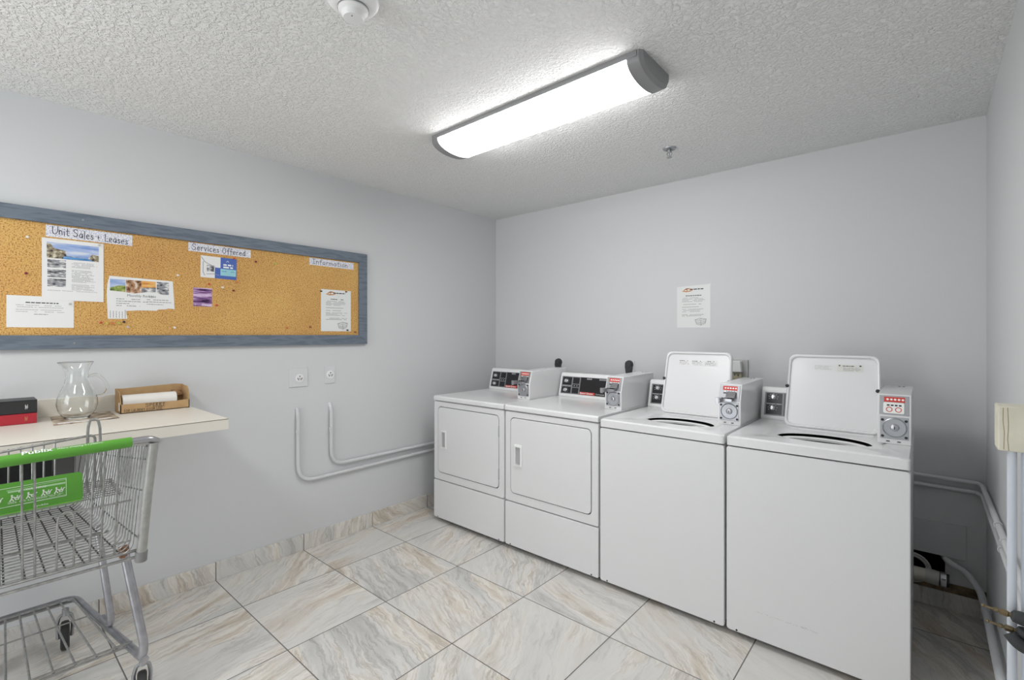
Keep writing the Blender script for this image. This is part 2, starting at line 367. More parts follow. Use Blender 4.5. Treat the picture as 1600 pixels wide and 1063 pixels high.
# front wall (behind the camera) with an opening added for the fill lamp
mb = MB(); mb.box(XL-T, -2.5, YF-T, YF, 0, ZC); mb.box(-1.3, XR+T, YF-T, YF, 0, ZC); mb.box(-2.5, -1.3, YF-T, YF, 2.15, ZC)
struct(mb.done('wall_front', WALL))
struct(MB().box(XL, XL+.011, YF, YB, 0, 0.10).done('baseboard_left', BASEY, bevel=.0015))
struct(MB().box(XL+.011, XR-.011, YB-.011, YB, 0, 0.085).done('baseboard_back', BASEX, bevel=.0015))
struct(MB().box(XR-.011, XR, YF, YB-.011, 0, 0.10).done('baseboard_right', BASEY, bevel=.0015))
struct(MB().box(XL, XR, YB-.0025, YB, 0.085, 0.115).box(hx1, XR, YB-.004, YB, 0.085, 0.13).done('trim_2', mat('bare_mortar', (0.20, 0.14, 0.08), 0.9, var=(30, 0.4))))

# ------------------------------------------------------------------ ceiling lights
def ceiling_light(cx, cy, label):
    x0, x1 = cx-0.6, cx+0.6; W = 0.13; D = 0.072
    t = thing('ceiling_light', (cx, cy, ZC), label, 'ceiling light', 'wraparound ceiling lights')
    arc = [(cy-W*math.cos(a), ZC-0.022-D*0.75*math.sin(a)**0.85) for a in [math.pi*i/16 for i in range(17)]]
    arc = [(y, z) for y, z in arc]
    full = [(cy-W, ZC)] + arc + [(cy+W, ZC)]
    MB().box(x0+.02, x1-.02, cy-W-.004, cy-W, ZC-.022, ZC).box(x0+.02, x1-.02, cy+W, cy+W+.004, ZC-.022, ZC).box(x0+.02, x1-.02, cy-W, cy+W, ZC-.004, ZC).done('housing', GREYCAP, t)
    MB().prism([(x0+.06, y, z) for y, z in arc], (1.08, 0, 0)).done('diffuser', DIFF, t, smooth=True)
    for a, b in ((x0, x0+.06), (x1-.06, x1)):
        sgn = 1 if a == x0 else -1
        m = MB(); A = [(y, z) for y, z in full]
        outer = m.ring([(a if sgn > 0 else b, cy+(y-cy)*0.90, ZC-(ZC-z)*0.80) for y, z in A])
        mid = m.ring([((a+.012) if sgn > 0 else (b-.012), cy+(y-cy)*1.0, ZC-(ZC-z)*1.0) for y, z in A])
        inn = m.ring([(b if sgn > 0 else a, cy+(y-cy)*1.03, ZC-(ZC-z)*1.04) for y, z in A])
        m.bridge(outer, mid); m.bridge(mid, inn); m.face(outer); m.face(inn)
        m.done('end_cap', GREYCAP, t, smooth=True, label='grey plastic end cap')
    return t
ceiling_light(-1.385, 1.785, 'lit wraparound ceiling light with grey end caps, over the machines')
ceiling_light(-1.6, -0.5, 'second wraparound ceiling light, nearer the front wall')

t = thing('smoke_detector', (-1.352, .815, ZC), 'round white smoke detector on the textured ceiling', 'smoke detector')
c = (-1.352, .815, ZC)
MB().lathe(c, [(.0, 0), (.078, 0), (.078, -.012), (.070, -.022), (.05, -.028), (.0, -.028)], k=40, cap=False).done('base', WHITEP, t, smooth=True)
MB().lathe(c, [(.047, -.027), (.046, -.038), (.036, -.046), (.034, -.056), (.03, -.062), (.0, -.064)], k=32, cap=False).done('sensor_head', WHITEP, t, smooth=True)
MB().lathe(c, [(.0475, -.030), (.0475, -.035)], k=32, cap=False).cyl((c[0]+.012, c[1]-.012, ZC-.065), (c[0]+.012, c[1]-.012, ZC-.063), .002, k=8).done('vent_ring', PGREY, t, smooth=True)

sx, sy = -1.091, 2.652
t = thing('fire_sprinkler', (sx, sy, ZC), 'chrome pendant fire sprinkler on the ceiling', 'sprinkler')
MB().lathe((sx, sy, ZC), [(.0, 0), (.037, 0), (.034, -.007), (.022, -.010), (.018, -.004), (0, -.004)], k=28, cap=False).done('escutcheon', STEEL, t, smooth=True)
m = MB(); m.cyl((sx, sy, ZC), (sx, sy, ZC-.024), .010); 
for s_ in (-1, 1): m.tube([(sx+.009*s_, sy, ZC-.022), (sx+.015*s_, sy, ZC-.034), (sx+.003*s_, sy, ZC-.052)], .0025, k=6)
m.cyl((sx, sy, ZC-.024), (sx, sy, ZC-.05), .003); m.done('frame', STEEL, t, smooth=True)
MB().cyl((sx, sy, ZC-.052), (sx, sy, ZC-.054), .014, k=12).done('deflector', STEEL, t)

# ------------------------------------------------------------------ coin boxes, dryers, washers
def coin_box(t, xr, zt, slide=True, glow=False):
    x0, x1 = xr-.115, xr-.004; yf, yb = 2.585, 3.03
    br, tp = 1.028, 1.116
    prof = [(yf, zt), (yf, br), (yf+.028, tp), (yb, tp+.004), (yb, zt)]
    cb = MB().prism([(x0, y, z) for y, z in prof], (x1-x0, 0, 0)).done('coin_box', WHITE, t, bevel=.003)
    O = (x0, yf, 0); W = x1-x0
    # lower steel plate with the round lock
    MB().fbox(O, FX, .010, W-.008, zt+.022, br-.004, 0, .003).done('lock_plate', STEEL, t, cb, bevel=.001)
    cx, cz = x0+W*0.52, (zt+.022+br)/2
    m = MB().lathe((cx, yf-.003, cz), [(.039, 0), (.041, .002), (.037, .005), (.036, .003), (.0, .002)], axis=(0, -1, 0), k=36, cap=False)
    m.done('coin_vault_door', STEEL, t, cb, smooth=True)
    m = MB().mark(0).lathe((cx, yf-.005, cz), [(.015, 0), (.014, .006), (.011, .008), (.0, .008)], axis=(0, -1, 0), k=24, cap=False)
    m.mark(1).fbox((cx, yf-.005, cz), FX, -.0015, .0015, -.006, .006, .008, .0086)
    m.done('lock', [CHROME, SLOT], t, cb, smooth=True)
    for a, b in ((.018, .032), (.018, .100), (W-.016, .032), (W-.016, .100)):
        MB().lathe((x0+a, yf-.003, zt+b), [(.0055, 0), (.0055, .001), (.003, .0005), (0, .0005)], axis=(0, -1, 0), k=12, cap=False).done('rivet', SLOT, t, cb)
    for a in (.036, .072): MB().fbox(O, FX, a-.006, a+.006, zt+.009, zt+.013, 0, .001).done('vent_slot', SLOT, t, cb)
    # slanted upper plate
    n = V((0, -(tp-br), .028)).normalized(); up = V((0, .028, tp-br)).normalized(); fr = (V((1, 0, 0)), up, n); O2 = (x0, yf, br); h = math.hypot(.028, tp-br)
    MB().fbox(O2, fr, .007, W-.007, .004, h-.006, 0, .003).done('meter_plate', STEEL, t, cb, bevel=.001)
    m = MB().mark(0).fbox(O2, fr, .022, W-.020, h-.034, h-.012, .003, .0036)
    m.mark(1)
    for i in range(5):
        a = .034+i*.0125
        m.lathe(V(O2)+fr[0]*a+up*(h-.023)+n*.0036, [(.0045, 0), (.0045, .0004), (0, .0004)], axis=n, k=10, cap=False)
        m.fbox(O2, fr, a-.003, a+.003, h-.044, h-.036, .003, .0036)
    m.mark(2).fbox(O2, fr, .025, W-.022, h-.052, h-.046, .003, .0035)
    m.done('price_display', [RED, PAINTW, INK], t, cb)
    if slide:
        m = MB().mark(0).box(x0+.008, x0+.078, yf-.035, yf+.012, br+.004, br+.018)
        m.box(x0+.012, x0+.034, yf-.078, yf-.03, br+.0, br+.022); m.box(x0+.016, x0+.030, yf-.082, yf-.076, br-.004, br+.026)
        m.mark(1)
        for i in range(4): m.box(x0+.016+i*.016, x0+.026+i*.016, yf-.030, yf+.002, br+.018, br+.0195)
        m.done('coin_slide', [CHROME, SLOT], t, cb, bevel=.0015)
        MB().prism([(x0+.045, yf-.006, br+.02), (x0+.045, yf-.03, br+.024), (x0+.045, yf+.008, br+.052)], (.042, 0, 0)).done('coin_chute', CHROME, t, cb, bevel=.001)
    else:
        m = MB().mark(0).plate(O2, fr, rr(.02, W-.022, .010, h-.036, .006), .003, .006)
        m.mark(1); 
        for a, r in ((.040, .011), (.070, .011)): m.lathe(V(O2)+fr[0]*a+up*(.026)+n*.006, [(r, 0), (r, .0004), (r-.003, .0004), (r-.003, 0)], axis=n, k=18, cap=False)
        m.mark(2)
        for i in range(4): m.fbox(O2, fr, .032+i*.013, .041+i*.013, .041, .047, .006, .0065)
        m.done('instruction_plate', [PAINTW, RED, INK], t, cb)
    for f in (.55, .7): MB().cyl((x0+W*f, yb-.06, tp+.002), (x0+W*f, yb-.06, tp+.008), .004, k=10).done('top_screw', STEEL, t, cb)
    return cb

def control_panel(t, x0, x1, zt, kind):
    y0 = 2.905; yl = 2.945; zp = zt+.170
    prof = [(y0, zt), (y0, zt+.012), (yl-.003, zp-.014), (yl+.004, zp-.003), (yl+.016, zp), (3.015, zp-.004), (3.03, zp-.02), (3.03, zt)]
    cp = MB().prism([(x0, y, z) for y, z in prof], (x1-x0, 0, 0)).done('control_panel', WHITEP, t, smooth=False, bevel=.003)
    dz = zp-.014-zt-.012; dy = yl-.003-y0; h = math.hypot(dz, dy); up = V((0, dy, dz))/h; n = V((0, -dz, dy))/h; fr = (V((1, 0, 0)), up, n); O = (x0, y0, zt+.012); W = x1-x0
    a0, a1, b0, b1 = .016, W-.004, .010, h-.012
    MB().fbox(O, fr, a0, a1, b0, b1, -.001, .0015).done('control_face', PGREY, t, cp)
    m = MB()
    if kind == 'dryer':
        m.fbox(O, fr, a0+.008, a0+.085, b0+.006, b0+.050, .001, .0025); m.fbox(O, fr, a0+.008, a0+.085, b0+.064, b1-.006, .001, .0025)
        m.fbox(O, fr, a0+.096, a0+.150, b0+.006, b0+.046, .001, .0025); m.fbox(O, fr, a0+.096, a0+.150, b0+.052, b0+.070, .001, .0025); m.fbox(O, fr, a0+.096, a0+.150, b0+.076, b1-.006, .001, .0025)
        m.fbox(O, fr, a0+.160, a1, b0+.002, b1-.002, .001, .0025)
        kn = [(a0+.040, b0+.026), (a0+.040, b0+.092)]
    else:
        m.fbox(O, fr, a0+.008, a0+.085, b0+.006, b0+.060, .001, .0025); m.fbox(O, fr, a0+.008, a0+.085, b0+.066, b1-.006, .001, .0025)
        m.fbox(O, fr, a0+.094, a0+.098, b0+.004, b1-.004, .001, .0025); m.fbox(O, fr, a0+.104, a0+.135, b0+.008, b1-.006, .001, .0025)
        m.fbox(O, fr, a0+.145, a1, b0+.004, b1-.004, .001, .0025)
        kn = [(a0+.040, b0+.040), (a0+.042, b0+.100)]
    m.done('display_window', BLACK, t, cp)
    for a, b in kn:
        k_ = MB().lathe(V(O)+fr[0]*a+up*b+n*.002, [(.012, 0), (.012, .004), (.009, .006), (.008, .016), (0, .017)], axis=n, k=20, cap=False).fbox(V(O), fr, a-.0025, a+.0025, b-.010, b+.010, .01, .021)
        k_.done('knob', KNOB, t, cp, smooth=True)
    m = MB().mark(0)
    for a, b in kn:
        for i in range(7):
            an = math.radians(-30+40*i); q = V(O)+fr[0]*(a+.021*math.cos(an))+up*(b+.017*math.sin(an))
            m.fbox(q, fr, -.003, .003, -.001, .001, .0025, .0029)
    m.greek(V(O), fr, a0+.012, a0+.080, b0+.060 if kind == 'dryer' else b0+.064, 1, .005, .0028, .0027, 3)
    if kind == 'dryer':
        m.greek(V(O), fr, a0+.21, a0+.27, b1-.006, 2, .006, .003, .0029, 5); m.greek(V(O), fr, a0+.31, min(a0+.38, a1-.01), b1-.006, 2, .006, .003, .0029, 6)
        for a in (.112, .134): m.fbox(O, fr, a0+a-.004, a0+a+.004, b0+.058, b0+.063, .0025, .003)
    else:
        for i in range(6): m.rrect(O, fr, a0+.108, a0+.131, b0+.016+i*.018, b0+.024+i*.018, .003, .0025, .003, k=2)
        for i in range(6): m.rrect(O, fr, a0+.1095, a0+.1295, b0+.0172+i*.018, b0+.0228+i*.018, .002, .003, .0032, k=2)
    m.done('panel_print', mat('print_grey', (.55, .55, .56), .5), t, cp)
    if kind == 'dryer':
        m = MB().mark(0).fbox(O, fr, a0+.162, a0+.285, b0+.003, b0+.021, .0025, .0032)
        m.mark(1).text('Speed Queen', V(O)+fr[0]*(a0+.166)+up*(b0+.0075), fr, .0165, 0, .0036, wide=1.18, bold=.0003)
        m.text('Commercial', V(O)+fr[0]*(a0+.292)+up*(b0+.0085), fr, .0125, 0, .0036, wide=1.1)
        m.done('badge', [RED, PAINTW], t, cp)
    return cp

def feet(t, x0, x1):
    for x in (x0+.05, x1-.05):
        for y in (2.40, 2.96): MB().cyl((x, y, 0), (x, y, .008), .018).cyl((x, y, .008), (x, y, .047), .008).done('leveling_foot', RUBBER, t)

def front_bolts(t, x0, x1, z):
    for x in (x0+.045, x1-.045): MB().cyl((x, 2.316, z), (x, 2.3125, z), .0045, k=10).done('front_screw', SLOT, t)

def dryer(x0, x1, label):
    zt = .92; y0, y1 = 2.315, 3.03
    t = thing('clothes_dryer', ((x0+x1)/2, (y0+y1)/2, 0), label, 'dryer', 'white coin-operated front-loading dryers')
    MB().box(x0+.003, x1-.003, y0+.022, y1, .045, .882).done('cabinet', WHITE, t, bevel=.003)
    # upper front panel with a real recess round the door
    dx0, dx1, dz0, dz1 = x0+.050, x1-.048, .367, .840
    m = MB(); n = 5; W = (x0+x1)/2; H_ = (.882+.309)/2
    k = 5
    outer = rr(x0+.001, x1-.001, .309, .881, .012, k); g = .0048; hole = rr(dx0-g, dx1+g, dz0-g, dz1+g, .030, k)
    P = lambda pts, y: m.ring([(a, y, b) for a, b in pts])
    ob = P(outer, y0+.022); of = P(outer, y0+.004); of2 = P(rr(x0+.004, x1-.004, .312, .878, .010, k), y0); hf = P(hole, y0); hb = P(hole, y0+.0195)
    m.bridge(ob, of); m.bridge(of, of2); m.bridge(of2, hf); hm = P(hole, y0+.010); m.bridge(hf, hm); m.face(ob[::-1]); m.mark(1); m.bridge(hm, hb); m.face(hb)
    m.done('front_panel', [SATIN, GAP_SHADE], t, smooth=True)
    d = MB().rrect((0, y0+.0185, 0), FX, dx0, dx1, dz0, dz1, .027, 0, .0225, k=6, soft=.003).done('door', SATIN, t, smooth=True)
    # cup handle: raised rim round a sunken pocket
    hx, hz = dx0+.034, .540; m = MB(); yy = y0-.0045; hw, hh = .062, .137
    o1 = rr(hx, hx+hw, hz, hz+hh, .006, 3); i1 = rr(hx+.013, hx+hw-.011, hz+.014, hz+hh-.014, .004, 3)
    Q = lambda pts, y: m.ring([(a, y, b) for a, b in pts])
    a = Q(o1, y0-.003); b = Q(o1, yy-.006); c_ = Q(i1, yy-.009); d_ = Q(i1, yy+.0005)
    m.bridge(a, b); m.bridge(b, c_); m.bridge(c_, d_); m.face(d_)
    m.done('handle', WHITEP, t, d, smooth=False)
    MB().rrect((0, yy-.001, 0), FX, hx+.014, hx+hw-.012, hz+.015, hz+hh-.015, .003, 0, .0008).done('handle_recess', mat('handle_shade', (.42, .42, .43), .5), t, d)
    for z in (.46, .74): MB().cyl((dx1+.001, y0-.001, z-.035), (dx1+.001, y0-.001, z+.035), .0032, k=8).done('hinge', STEEL, t, d)
    MB().rrect((0, y0+.022, 0), FX, x0+.001, x1-.001, .028, .304, .010, 0, .024, k=3, soft=.004).done('lower_panel', SATIN, t, smooth=True)
    prof = [(y0-.004, .886), (y0-.006, .892), (y0-.006, .912), (y0+.002, .9195), (y0+.012, zt), (y1, zt), (y1, .886)]
    MB().prism([(x0+.001, y, z) for y, z in prof], (x1-x0-.002, 0, 0)).done('top_panel', WHITE, t, bevel=.002)
    MB().box(x0+.01, x1-.01, y0+.03, y1-.02, .88, .888).done('seam_rail', GAP_SHADE, t)
    MB().box(x0+.01, x1-.01, y0+.05, y0+.07, .015, .06).done('toe_rail', GAP_SHADE, t)
    control_panel(t, x0+.004, x1-.119, zt, 'dryer'); coin_box(t, x1, zt)
    front_bolts(t, x0, x1, .036); feet(t, x0, x1)
    return t
dryer(-2.735, -2.042, 'white coin-operated dryer in the corner against the left wall')
dryer(-2.034, -1.350, 'white coin-operated dryer between the other dryer and the first washer')

def washer(x0, x1, label, slide, labels):
    zt = .91; y0, y1 = 2.315, 3.03
    t = thing('washing_machine', ((x0+x1)/2, (y0+y1)/2, 0), label, 'washer', 'white coin-operated top-loading washers')
    MB().box(x0+.003, x1-.003, y0+.022, y1, .045, .862).done('cabinet', WHITE, t, bevel=.003)
    MB().rrect((0, y0+.022, 0), FX, x0+.001, x1-.001, .027, .862, .012, 0, .024, k=4, soft=.005).done('front_panel', SATIN, t, smooth=True)
    MB().box(x0+.01, x1-.01, y0+.03, y1-.02, .86, .870).done('seam_rail', GAP_SHADE, t)
    MB().box(x0+.01, x1-.01, y0+.05, y0+.07, .015, .06).done('toe_rail', GAP_SHADE, t)
    # top deck: outer edge, shallow recess and the oval loading opening
    m = MB(); K = 64; A = [2*math.pi*i/K for i in range(K)]
    cx, cy = (x0+x1)/2+.012, 2.575
    def sq(u0, u1, v0, v1, p=9):   # superellipse loop matched in angle to the oval
        return [((u0+u1)/2+(u1-u0)/2*math.copysign(abs(math.cos(a))**(2/p), math.cos(a)), (v0+v1)/2+(v1-v0)/2*math.copysign(abs(math.sin(a))**(2/p), math.sin(a))) for a in A]
    R_ = lambda pts, z: m.ring([(a, b, z) for a, b in pts])
    o0 = R_(sq(x0+.001, x1-.001, y0-.004, y1, 60), .867); o1 = R_(sq(x0+.001, x1-.001, y0-.005, y1, 60), .903); o2 = R_(sq(x0+.006, x1-.006, y0+.003, y1-.004, 40), zt)
    r0 = R_(sq(cx-.235, cx+.228, 2.415, 2.80, 7), zt); r1 = R_(sq(cx-.215, cx+.210, 2.432, 2.785, 7), zt-.014)
    oval = [(cx+.182*math.cos(a), cy+.128*math.sin(a)*(1 if math.sin(a) > 0 else .62)) for a in A]
    e0 = R_(oval, zt-.015); e1 = R_([(cx+(a-cx)*.985, cy+(b-cy)*.98) for a, b in oval], zt-.018); e2 = R_([(cx+(a-cx)*1.03, cy+(b-cy)*1.03) for a, b in oval], zt-.019)
    for p, q in ((o0, o1), (o1, o2), (o2, r0), (r0, r1), (r1, e0), (e0, e1), (e1, e2)): m.bridge(p, q)
    m.done('top_deck', WHITE, t, smooth=True)
    # tub seen through the opening
    m = MB(); EL = lambda ax_, ay_, z: m.ring([(cx+ax_*math.cos(a), cy+ay_*math.sin(a)*(1 if math.sin(a) > 0 else .62), z) for a in A])
    q = [EL(.185, .122, zt-.10), EL(.176, .113, zt-.034), EL(.166, .098, zt-.0265), EL(.150, .080, zt-.031), EL(.149, .088, zt-.08)]
    for a_, b_ in zip(q, q[1:]): m.bridge(a_, b_)
    m.done('balance_ring', WHITEP, t, smooth=True)
    MB().lathe((cx, cy, .30), [(.0, 0), (.235, 0), (.235, .545), (.22, .55)], k=40, cap=False).done('tub', mat('tub_steel', (.16, .16, .165), .35, metal=.8), t, smooth=True)
    MB().lathe((cx, cy, .30), [(.08, 0), (.055, .1), (.045, .35), (.04, .40), (0, .41)], k=24, cap=False).done('agitator', WHITEP, t, smooth=True)
    # open lid leaning back: shallow tray, inner face towards the room
    lx0, lx1 = x0+.140, x0+.532; zb = zt-.006; hgt = .362; lean = .075
    up = V((0, lean, hgt)).normalized(); n = V((0, -hgt, lean)).normalized(); fr = (V((1, 0, 0)), up, n); O = V((0, 2.795, zb)); h = math.hypot(lean, hgt)
    m = MB(); kk = 6
    def shape(i, hi):
        pts = rr(lx0+i, lx1-i, i, hi-i, .030, kk); out = []
        for a, b in pts:
            f = (b/h); a2 = a+(.012*f*f if a < (lx0+lx1)/2 else -.008*f*f)
            out.append((a2, b))
        return out
    Q = lambda pts, d: m.ring([O+fr[0]*a+up*b+n*d for a, b in pts])
    s0 = shape(0, h); s1 = shape(.004, h); s2 = shape(.010, h); s3 = shape(.014, h)
    a = Q(s0, -.012); b = Q(s0, .008); c_ = Q(s1, .013); d_ = Q(s2, .012); e_ = Q(s3, .001)
    for p, q in ((a, b), (b, c_), (c_, d_), (d_, e_)): m.bridge(p, q)
    m.face(e_); m.face(a[::-1])
    lid = m.done('lid', WHITE, t, smooth=True)
    for u_ in (lx0+.008, lx1-.014): MB().lathe(O+fr[0]*u_+up*(h*.55)+n*.011, [(.0085, 0), (.0085, .004), (.004, .007), (0, .007)], axis=n, k=14, cap=False).done('bumper', RUBBER, t, lid, smooth=True)
    for u_ in (lx0+.020, lx1-.022): MB().lathe(O+fr[0]*u_+up*.020+n*.002, [(.008, 0), (.008, .003), (.004, .004), (0, .003)], axis=n, k=14, cap=False).done('hinge_pin', WHITEP, t, lid, smooth=True)
    if labels == 3:
        m = MB().mark(0).fbox(O, fr, lx0+.085, lx0+.310, h-.080, h-.050, .001, .0016)
        m.mark(1)
        for i in range(3):
            u0 = lx0+.089+i*.075; m.greek(O, fr, u0, u0+.032, h-.052, 1, .004, .0032, .002, 9+i, ragged=0); m.fbox(O, fr, u0+.046, u0+.050, h-.056, h-.051, 0, .002)
        m.mark(2)
        for i in range(3): m.greek(O, fr, lx0+.089+i*.075, lx0+.152+i*.075, h-.060, 4, .0048, .0018, .002, 20+i)
        m.done('caution_label', [PAPER, INK, INKG], t, lid)
    else:
        m = MB().mark(0).fbox(O, fr, lx0+.118, lx0+.222, h-.078, h-.048, .001, .0014)
        m.mark(1).fbox(O, fr, lx0+.218, lx0+.322, h-.080, h-.045, .001, .0018)
        m.mark(2).fbox(O, fr, lx0+.224, lx0+.230, h-.053, h-.047, 0, .0022).fbox(O, fr, lx0+.306, lx0+.314, h-.053, h-.047, 0, .0022).greek(O, fr, lx0+.240, lx0+.285, h-.050, 1, .004, .0034, .0022, 3, ragged=0)
        m.mark(3).greek(O, fr, lx0+.242, lx0+.312, h-.059, 4, .0046, .0018, .0022, 33).greek(O, fr, lx0+.124, lx0+.205, h-.054, 4, .0055, .0012, .0016, 35)
        m.done('caution_label', [mat('faded_label', (.74, .74, .74), .6), mat('label_stock', (.70, .70, .66), .6), INK, INKG], t, lid)
    control_panel(t, x0+.004, x1-.119, zt, 'washer'); coin_box(t, x1, zt, slide)
    front_bolts(t, x0, x1, .036); feet(t, x0, x1)
    return t
washer(-1.342, -.694, 'white open-lid washer touching the dryers', True, 3)
lw = washer(-.687, -.042, 'white open-lid washer at the right end of the row', False, 2)

R_ = random.Random(4); m = MB(); O = V((0, 2.3125, 0))
a = (-.565, .150); b = (-.335, .150)
for i in range(26):
    f = i/26+R_.uniform(0, .02); x = a[0]+(b[0]-a[0])*f; z = a[1]+(b[1]-a[1])*f+R_.uniform(-.0015, .0015); m.fbox(O, FX, x, x+R_.uniform(.002, .008)*(1.3 if f > .5 else .7), z, z+R_.uniform(.0006, .0016), 0, .0003)
lw['_o'] = list(lw.location); m.done('scuff_mark', mat('scuff_grey', (.42, .42, .42), .6), lw, label='faint grey scuff')
# plugs and outlets behind the row
def plug(x, z, label):
    t = thing('power_plug', (x, YB, z), label, 'power plug', 'black dryer plugs on the back wall')
    MB().box(x-.035, x+.035, YB-.006, YB, z-.095, z+.005).done('outlet_plate', WHITEP, t, bevel=.002)
    m = MB(); m.lathe((x, YB-.006, z-.02), [(.028, 0), (.030, .012), (.028, .026), (.020, .034), (0, .036)], axis=(0, -1, 0), k=20, cap=False)
    m.prism([(x-.026, YB-.012, z-.03), (x+.026, YB-.012, z-.03), (x+.016, YB-.012, z-.095), (x-.016, YB-.012, z-.095)], (0, -.026, 0))
    m.done('plug_body', PLUG, t, smooth=True)
    MB().tube([(x, YB-.024, z-.075), (x+.002, YB-.026, z-.14), (x+.012, YB-.035, z-.30), (x-.03, YB-.09, z-.55)], .0085, k=10, fil=.06).done('cord', PLUG, t, smooth=True)
plug(-2.262, 1.165, 'black angled plug on the back wall, behind the corner dryer')
plug(-1.634, 1.172, 'black angled plug on the back wall, behind the dryer beside the washers')

t = thing('wall_outlet', (-.873, YB, 1.15), 'grey outlet box with a plug above the first washer', 'wall outlet')
MB().box(-.935, -.835, YB-.012, YB, 1.055, 1.212).done('cover_plate', mat('grey_plate', (.5, .5, .49), .5), t, bevel=.002)
MB().prism([(-.922, YB-.012, 1.205), (-.868, YB-.012, 1.205), (-.862, YB-.012, 1.135), (-.922, YB-.012, 1.135)], (0, -.045, 0)).done('flip_cover', WHITEP, t, bevel=.004)
MB().lathe((-.893, YB-.012, 1.112), [(.030, 0), (.031, .020), (.026, .026), (0, .026)], axis=(0, -1, 0), k=20, cap=False).done('socket_face', mat('brownish_socket', (.42, .39, .28), .5), t, smooth=True)
MB().box(-.907, -.901, YB-.0395, YB-.038, 1.112, 1.124).box(-.887, -.881, YB-.0395, YB-.038, 1.108, 1.120).tube([(-.893, YB-.03, 1.088), (-.88, YB-.05, 1.05), (-.85, YB-.05, 1.02), (-.84, YB-.06, .9)], .007, fil=.02).done('cord', PLUG, t)

def wall_notice_content(t, O, fr, w_, h_, seed):
    m = MB().mark(0).strokes(O, fr, [[(w_*.22, h_*.905), (w_*.26, h_*.93), (w_*.34, h_*.945), (w_*.42, h_*.935)], [(w_*.18, h_*.89), (w_*.28, h_*.875), (w_*.40, h_*.885), (w_*.46, h_*.90)], [(w_*.30, h_*.95), (w_*.31, h_*.90)]], w_*.028, 0, .0008)
    m.mark(1).greek(O, fr, w_*.40, w_*.80, h_*.935, 1, .01, h_*.022, .0008, seed, ragged=.0); m.greek(O, fr, w_*.27, w_*.74, h_*.78, 1, .01, h_*.016, .0008, seed+1, ragged=0)
    m.mark(2).greek(O, fr, w_*.16, w_*.86, h_*.725, 4, h_*.030, h_*.010, .0008, seed+2)
    m.greek(O, fr, w_*.16, w_*.74, h_*.57, 1, h_*.03, h_*.012, .0008, seed+3, ragged=0); m.greek(O, fr, w_*.16, w_*.66, h_*.505, 1, h_*.03, h_*.012, .0008, seed+4, ragged=0)
    m.greek(O, fr, w_*.16, w_*.88, h_*.45, 3, h_*.030, h_*.010, .0008, seed+5); m.greek(O, fr, w_*.16, w_*.86, h_*.32, 2, h_*.030, h_*.012, .0008, seed+6, ragged=.05)
    # little laundry basket drawing
    bx, by = w_*.70, h_*.13
    L_ = [[(bx-w_*.15, by+h_*.055), (bx+w_*.0, by+h_*.095), (bx+w_*.18, by+h_*.07), (bx+w_*.02, by+h_*.035), (bx-w_*.15, by+h_*.055), (bx-w_*.10, by-h_*.05), (bx+w_*.03, by-h_*.075), (bx+w_*.15, by-h_*.03), (bx+w_*.18, by+h_*.07)], [(bx+w_*.02, by+h_*.035), (bx+w_*.03, by-h_*.075)],
          [(bx-w_*.12, by+h_*.01), (bx+w_*.02, by-h_*.01), (bx+w_*.17, by+h_*.03)], [(bx-w_*.11, by-h_*.02), (bx+w_*.03, by-h_*.045), (bx+w_*.16, by)], [(bx-.01*w_, by+h_*.06), (bx+w_*.06, by+h_*.085)]]
    m.strokes(O, fr, L_, w_*.012, 0, .0008)
    m.done('print', [ORANGE, INK, INKG], t)

O = V((-1.286, YB, 1.417)); t = thing('wall_notice', O, 'white laminated notice taped to the back wall above the washers', 'notice')
MB().plate(O, FX, [(0, 0), (.222, 0), (.222, .275), (.225, .292), (.205, .286), (0, .279)], .0002, .0012).done('sheet', LAM, t)
wall_notice_content(t, O+V((0, -.0011, 0)), FX, .222, .279, 60)

# service things in the right-hand corner
MB().box(-.40, .148, YB-.010, YB, .262, .430).cyl((.128, YB-.010, .345), (.128, YB-.013, .345), .004, k=10).done('access_panel', mat('painted_panel', (.60, .61, .62), .5), origin=(-.12, YB, .35), bevel=.0015)
tag(bpy.data.objects['access_panel'], 'flat painted access panel low on the back wall beside the last washer', 'access panel')
t = thing('drain_pipe', (-.02, YB-.05, .16), 'cream plastic drain pipe with a steel clamp in the dark wall opening', 'drain pipe')
MB().tube([(-.30, YB-.05, .165), (.0, YB-.052, .163)], .030, k=20).done('pipe', PVC, t, smooth=True)
MB().tube([(-.005, YB-.052, .163), (.048, YB-.053, .160)], .035, k=20).done('coupling', mat('grey_pvc', (.55, .55, .52), .4), t, smooth=True)
m = MB().lathe((.052, YB-.053, .160), [(.034, 0), (.037, .001), (.037, .022), (.034, .023)], axis=(1, 0, 0), k=28, cap=False); m.box(.056, .072, YB-.108, YB-.088, .15, .178); m.done('hose_clamp', CHROME, t, smooth=True)
MB().cyl((.04, YB-.053, .160), (.085, YB-.053, .159), .031, k=20).done('rubber_sleeve', RUBBER, t, smooth=True)
m = MB()
for r in (.060, .071): m.tube([(-.055+r*math.cos(a), YB-.018, .175+r*math.sin(a)) for a in [math.pi*2*i/28 for i in range(29)]], .006, k=8)
tag(m.done('coiled_hose', mat('grey_hose', (.55, .55, .53), .5), smooth=True, origin=(-.055, YB-.018, .10)), 'coiled pale grey hose behind the drain pipe', 'hose')

def clip(p, fr, r, root):
    m = MB(); m.lathe(p, [(r+.001, -.006), (r+.003, -.006), (r+.003, .006), (r+.001, .006)], axis=fr, k=18, cap=False); return m.done('pipe_clip', PIPEP, root, smooth=True)
def wallpipe(name, pts, r, material, label, clips, fil, cat='pipe', group=None, k=14):
    t = thing(name, pts[0], label, cat, group)
    MB().tube(pts, r, k=k, fil=fil).done('pipe', material, t, smooth=True)
    for p, ax in clips: clip(p, ax, r, t)
    return t
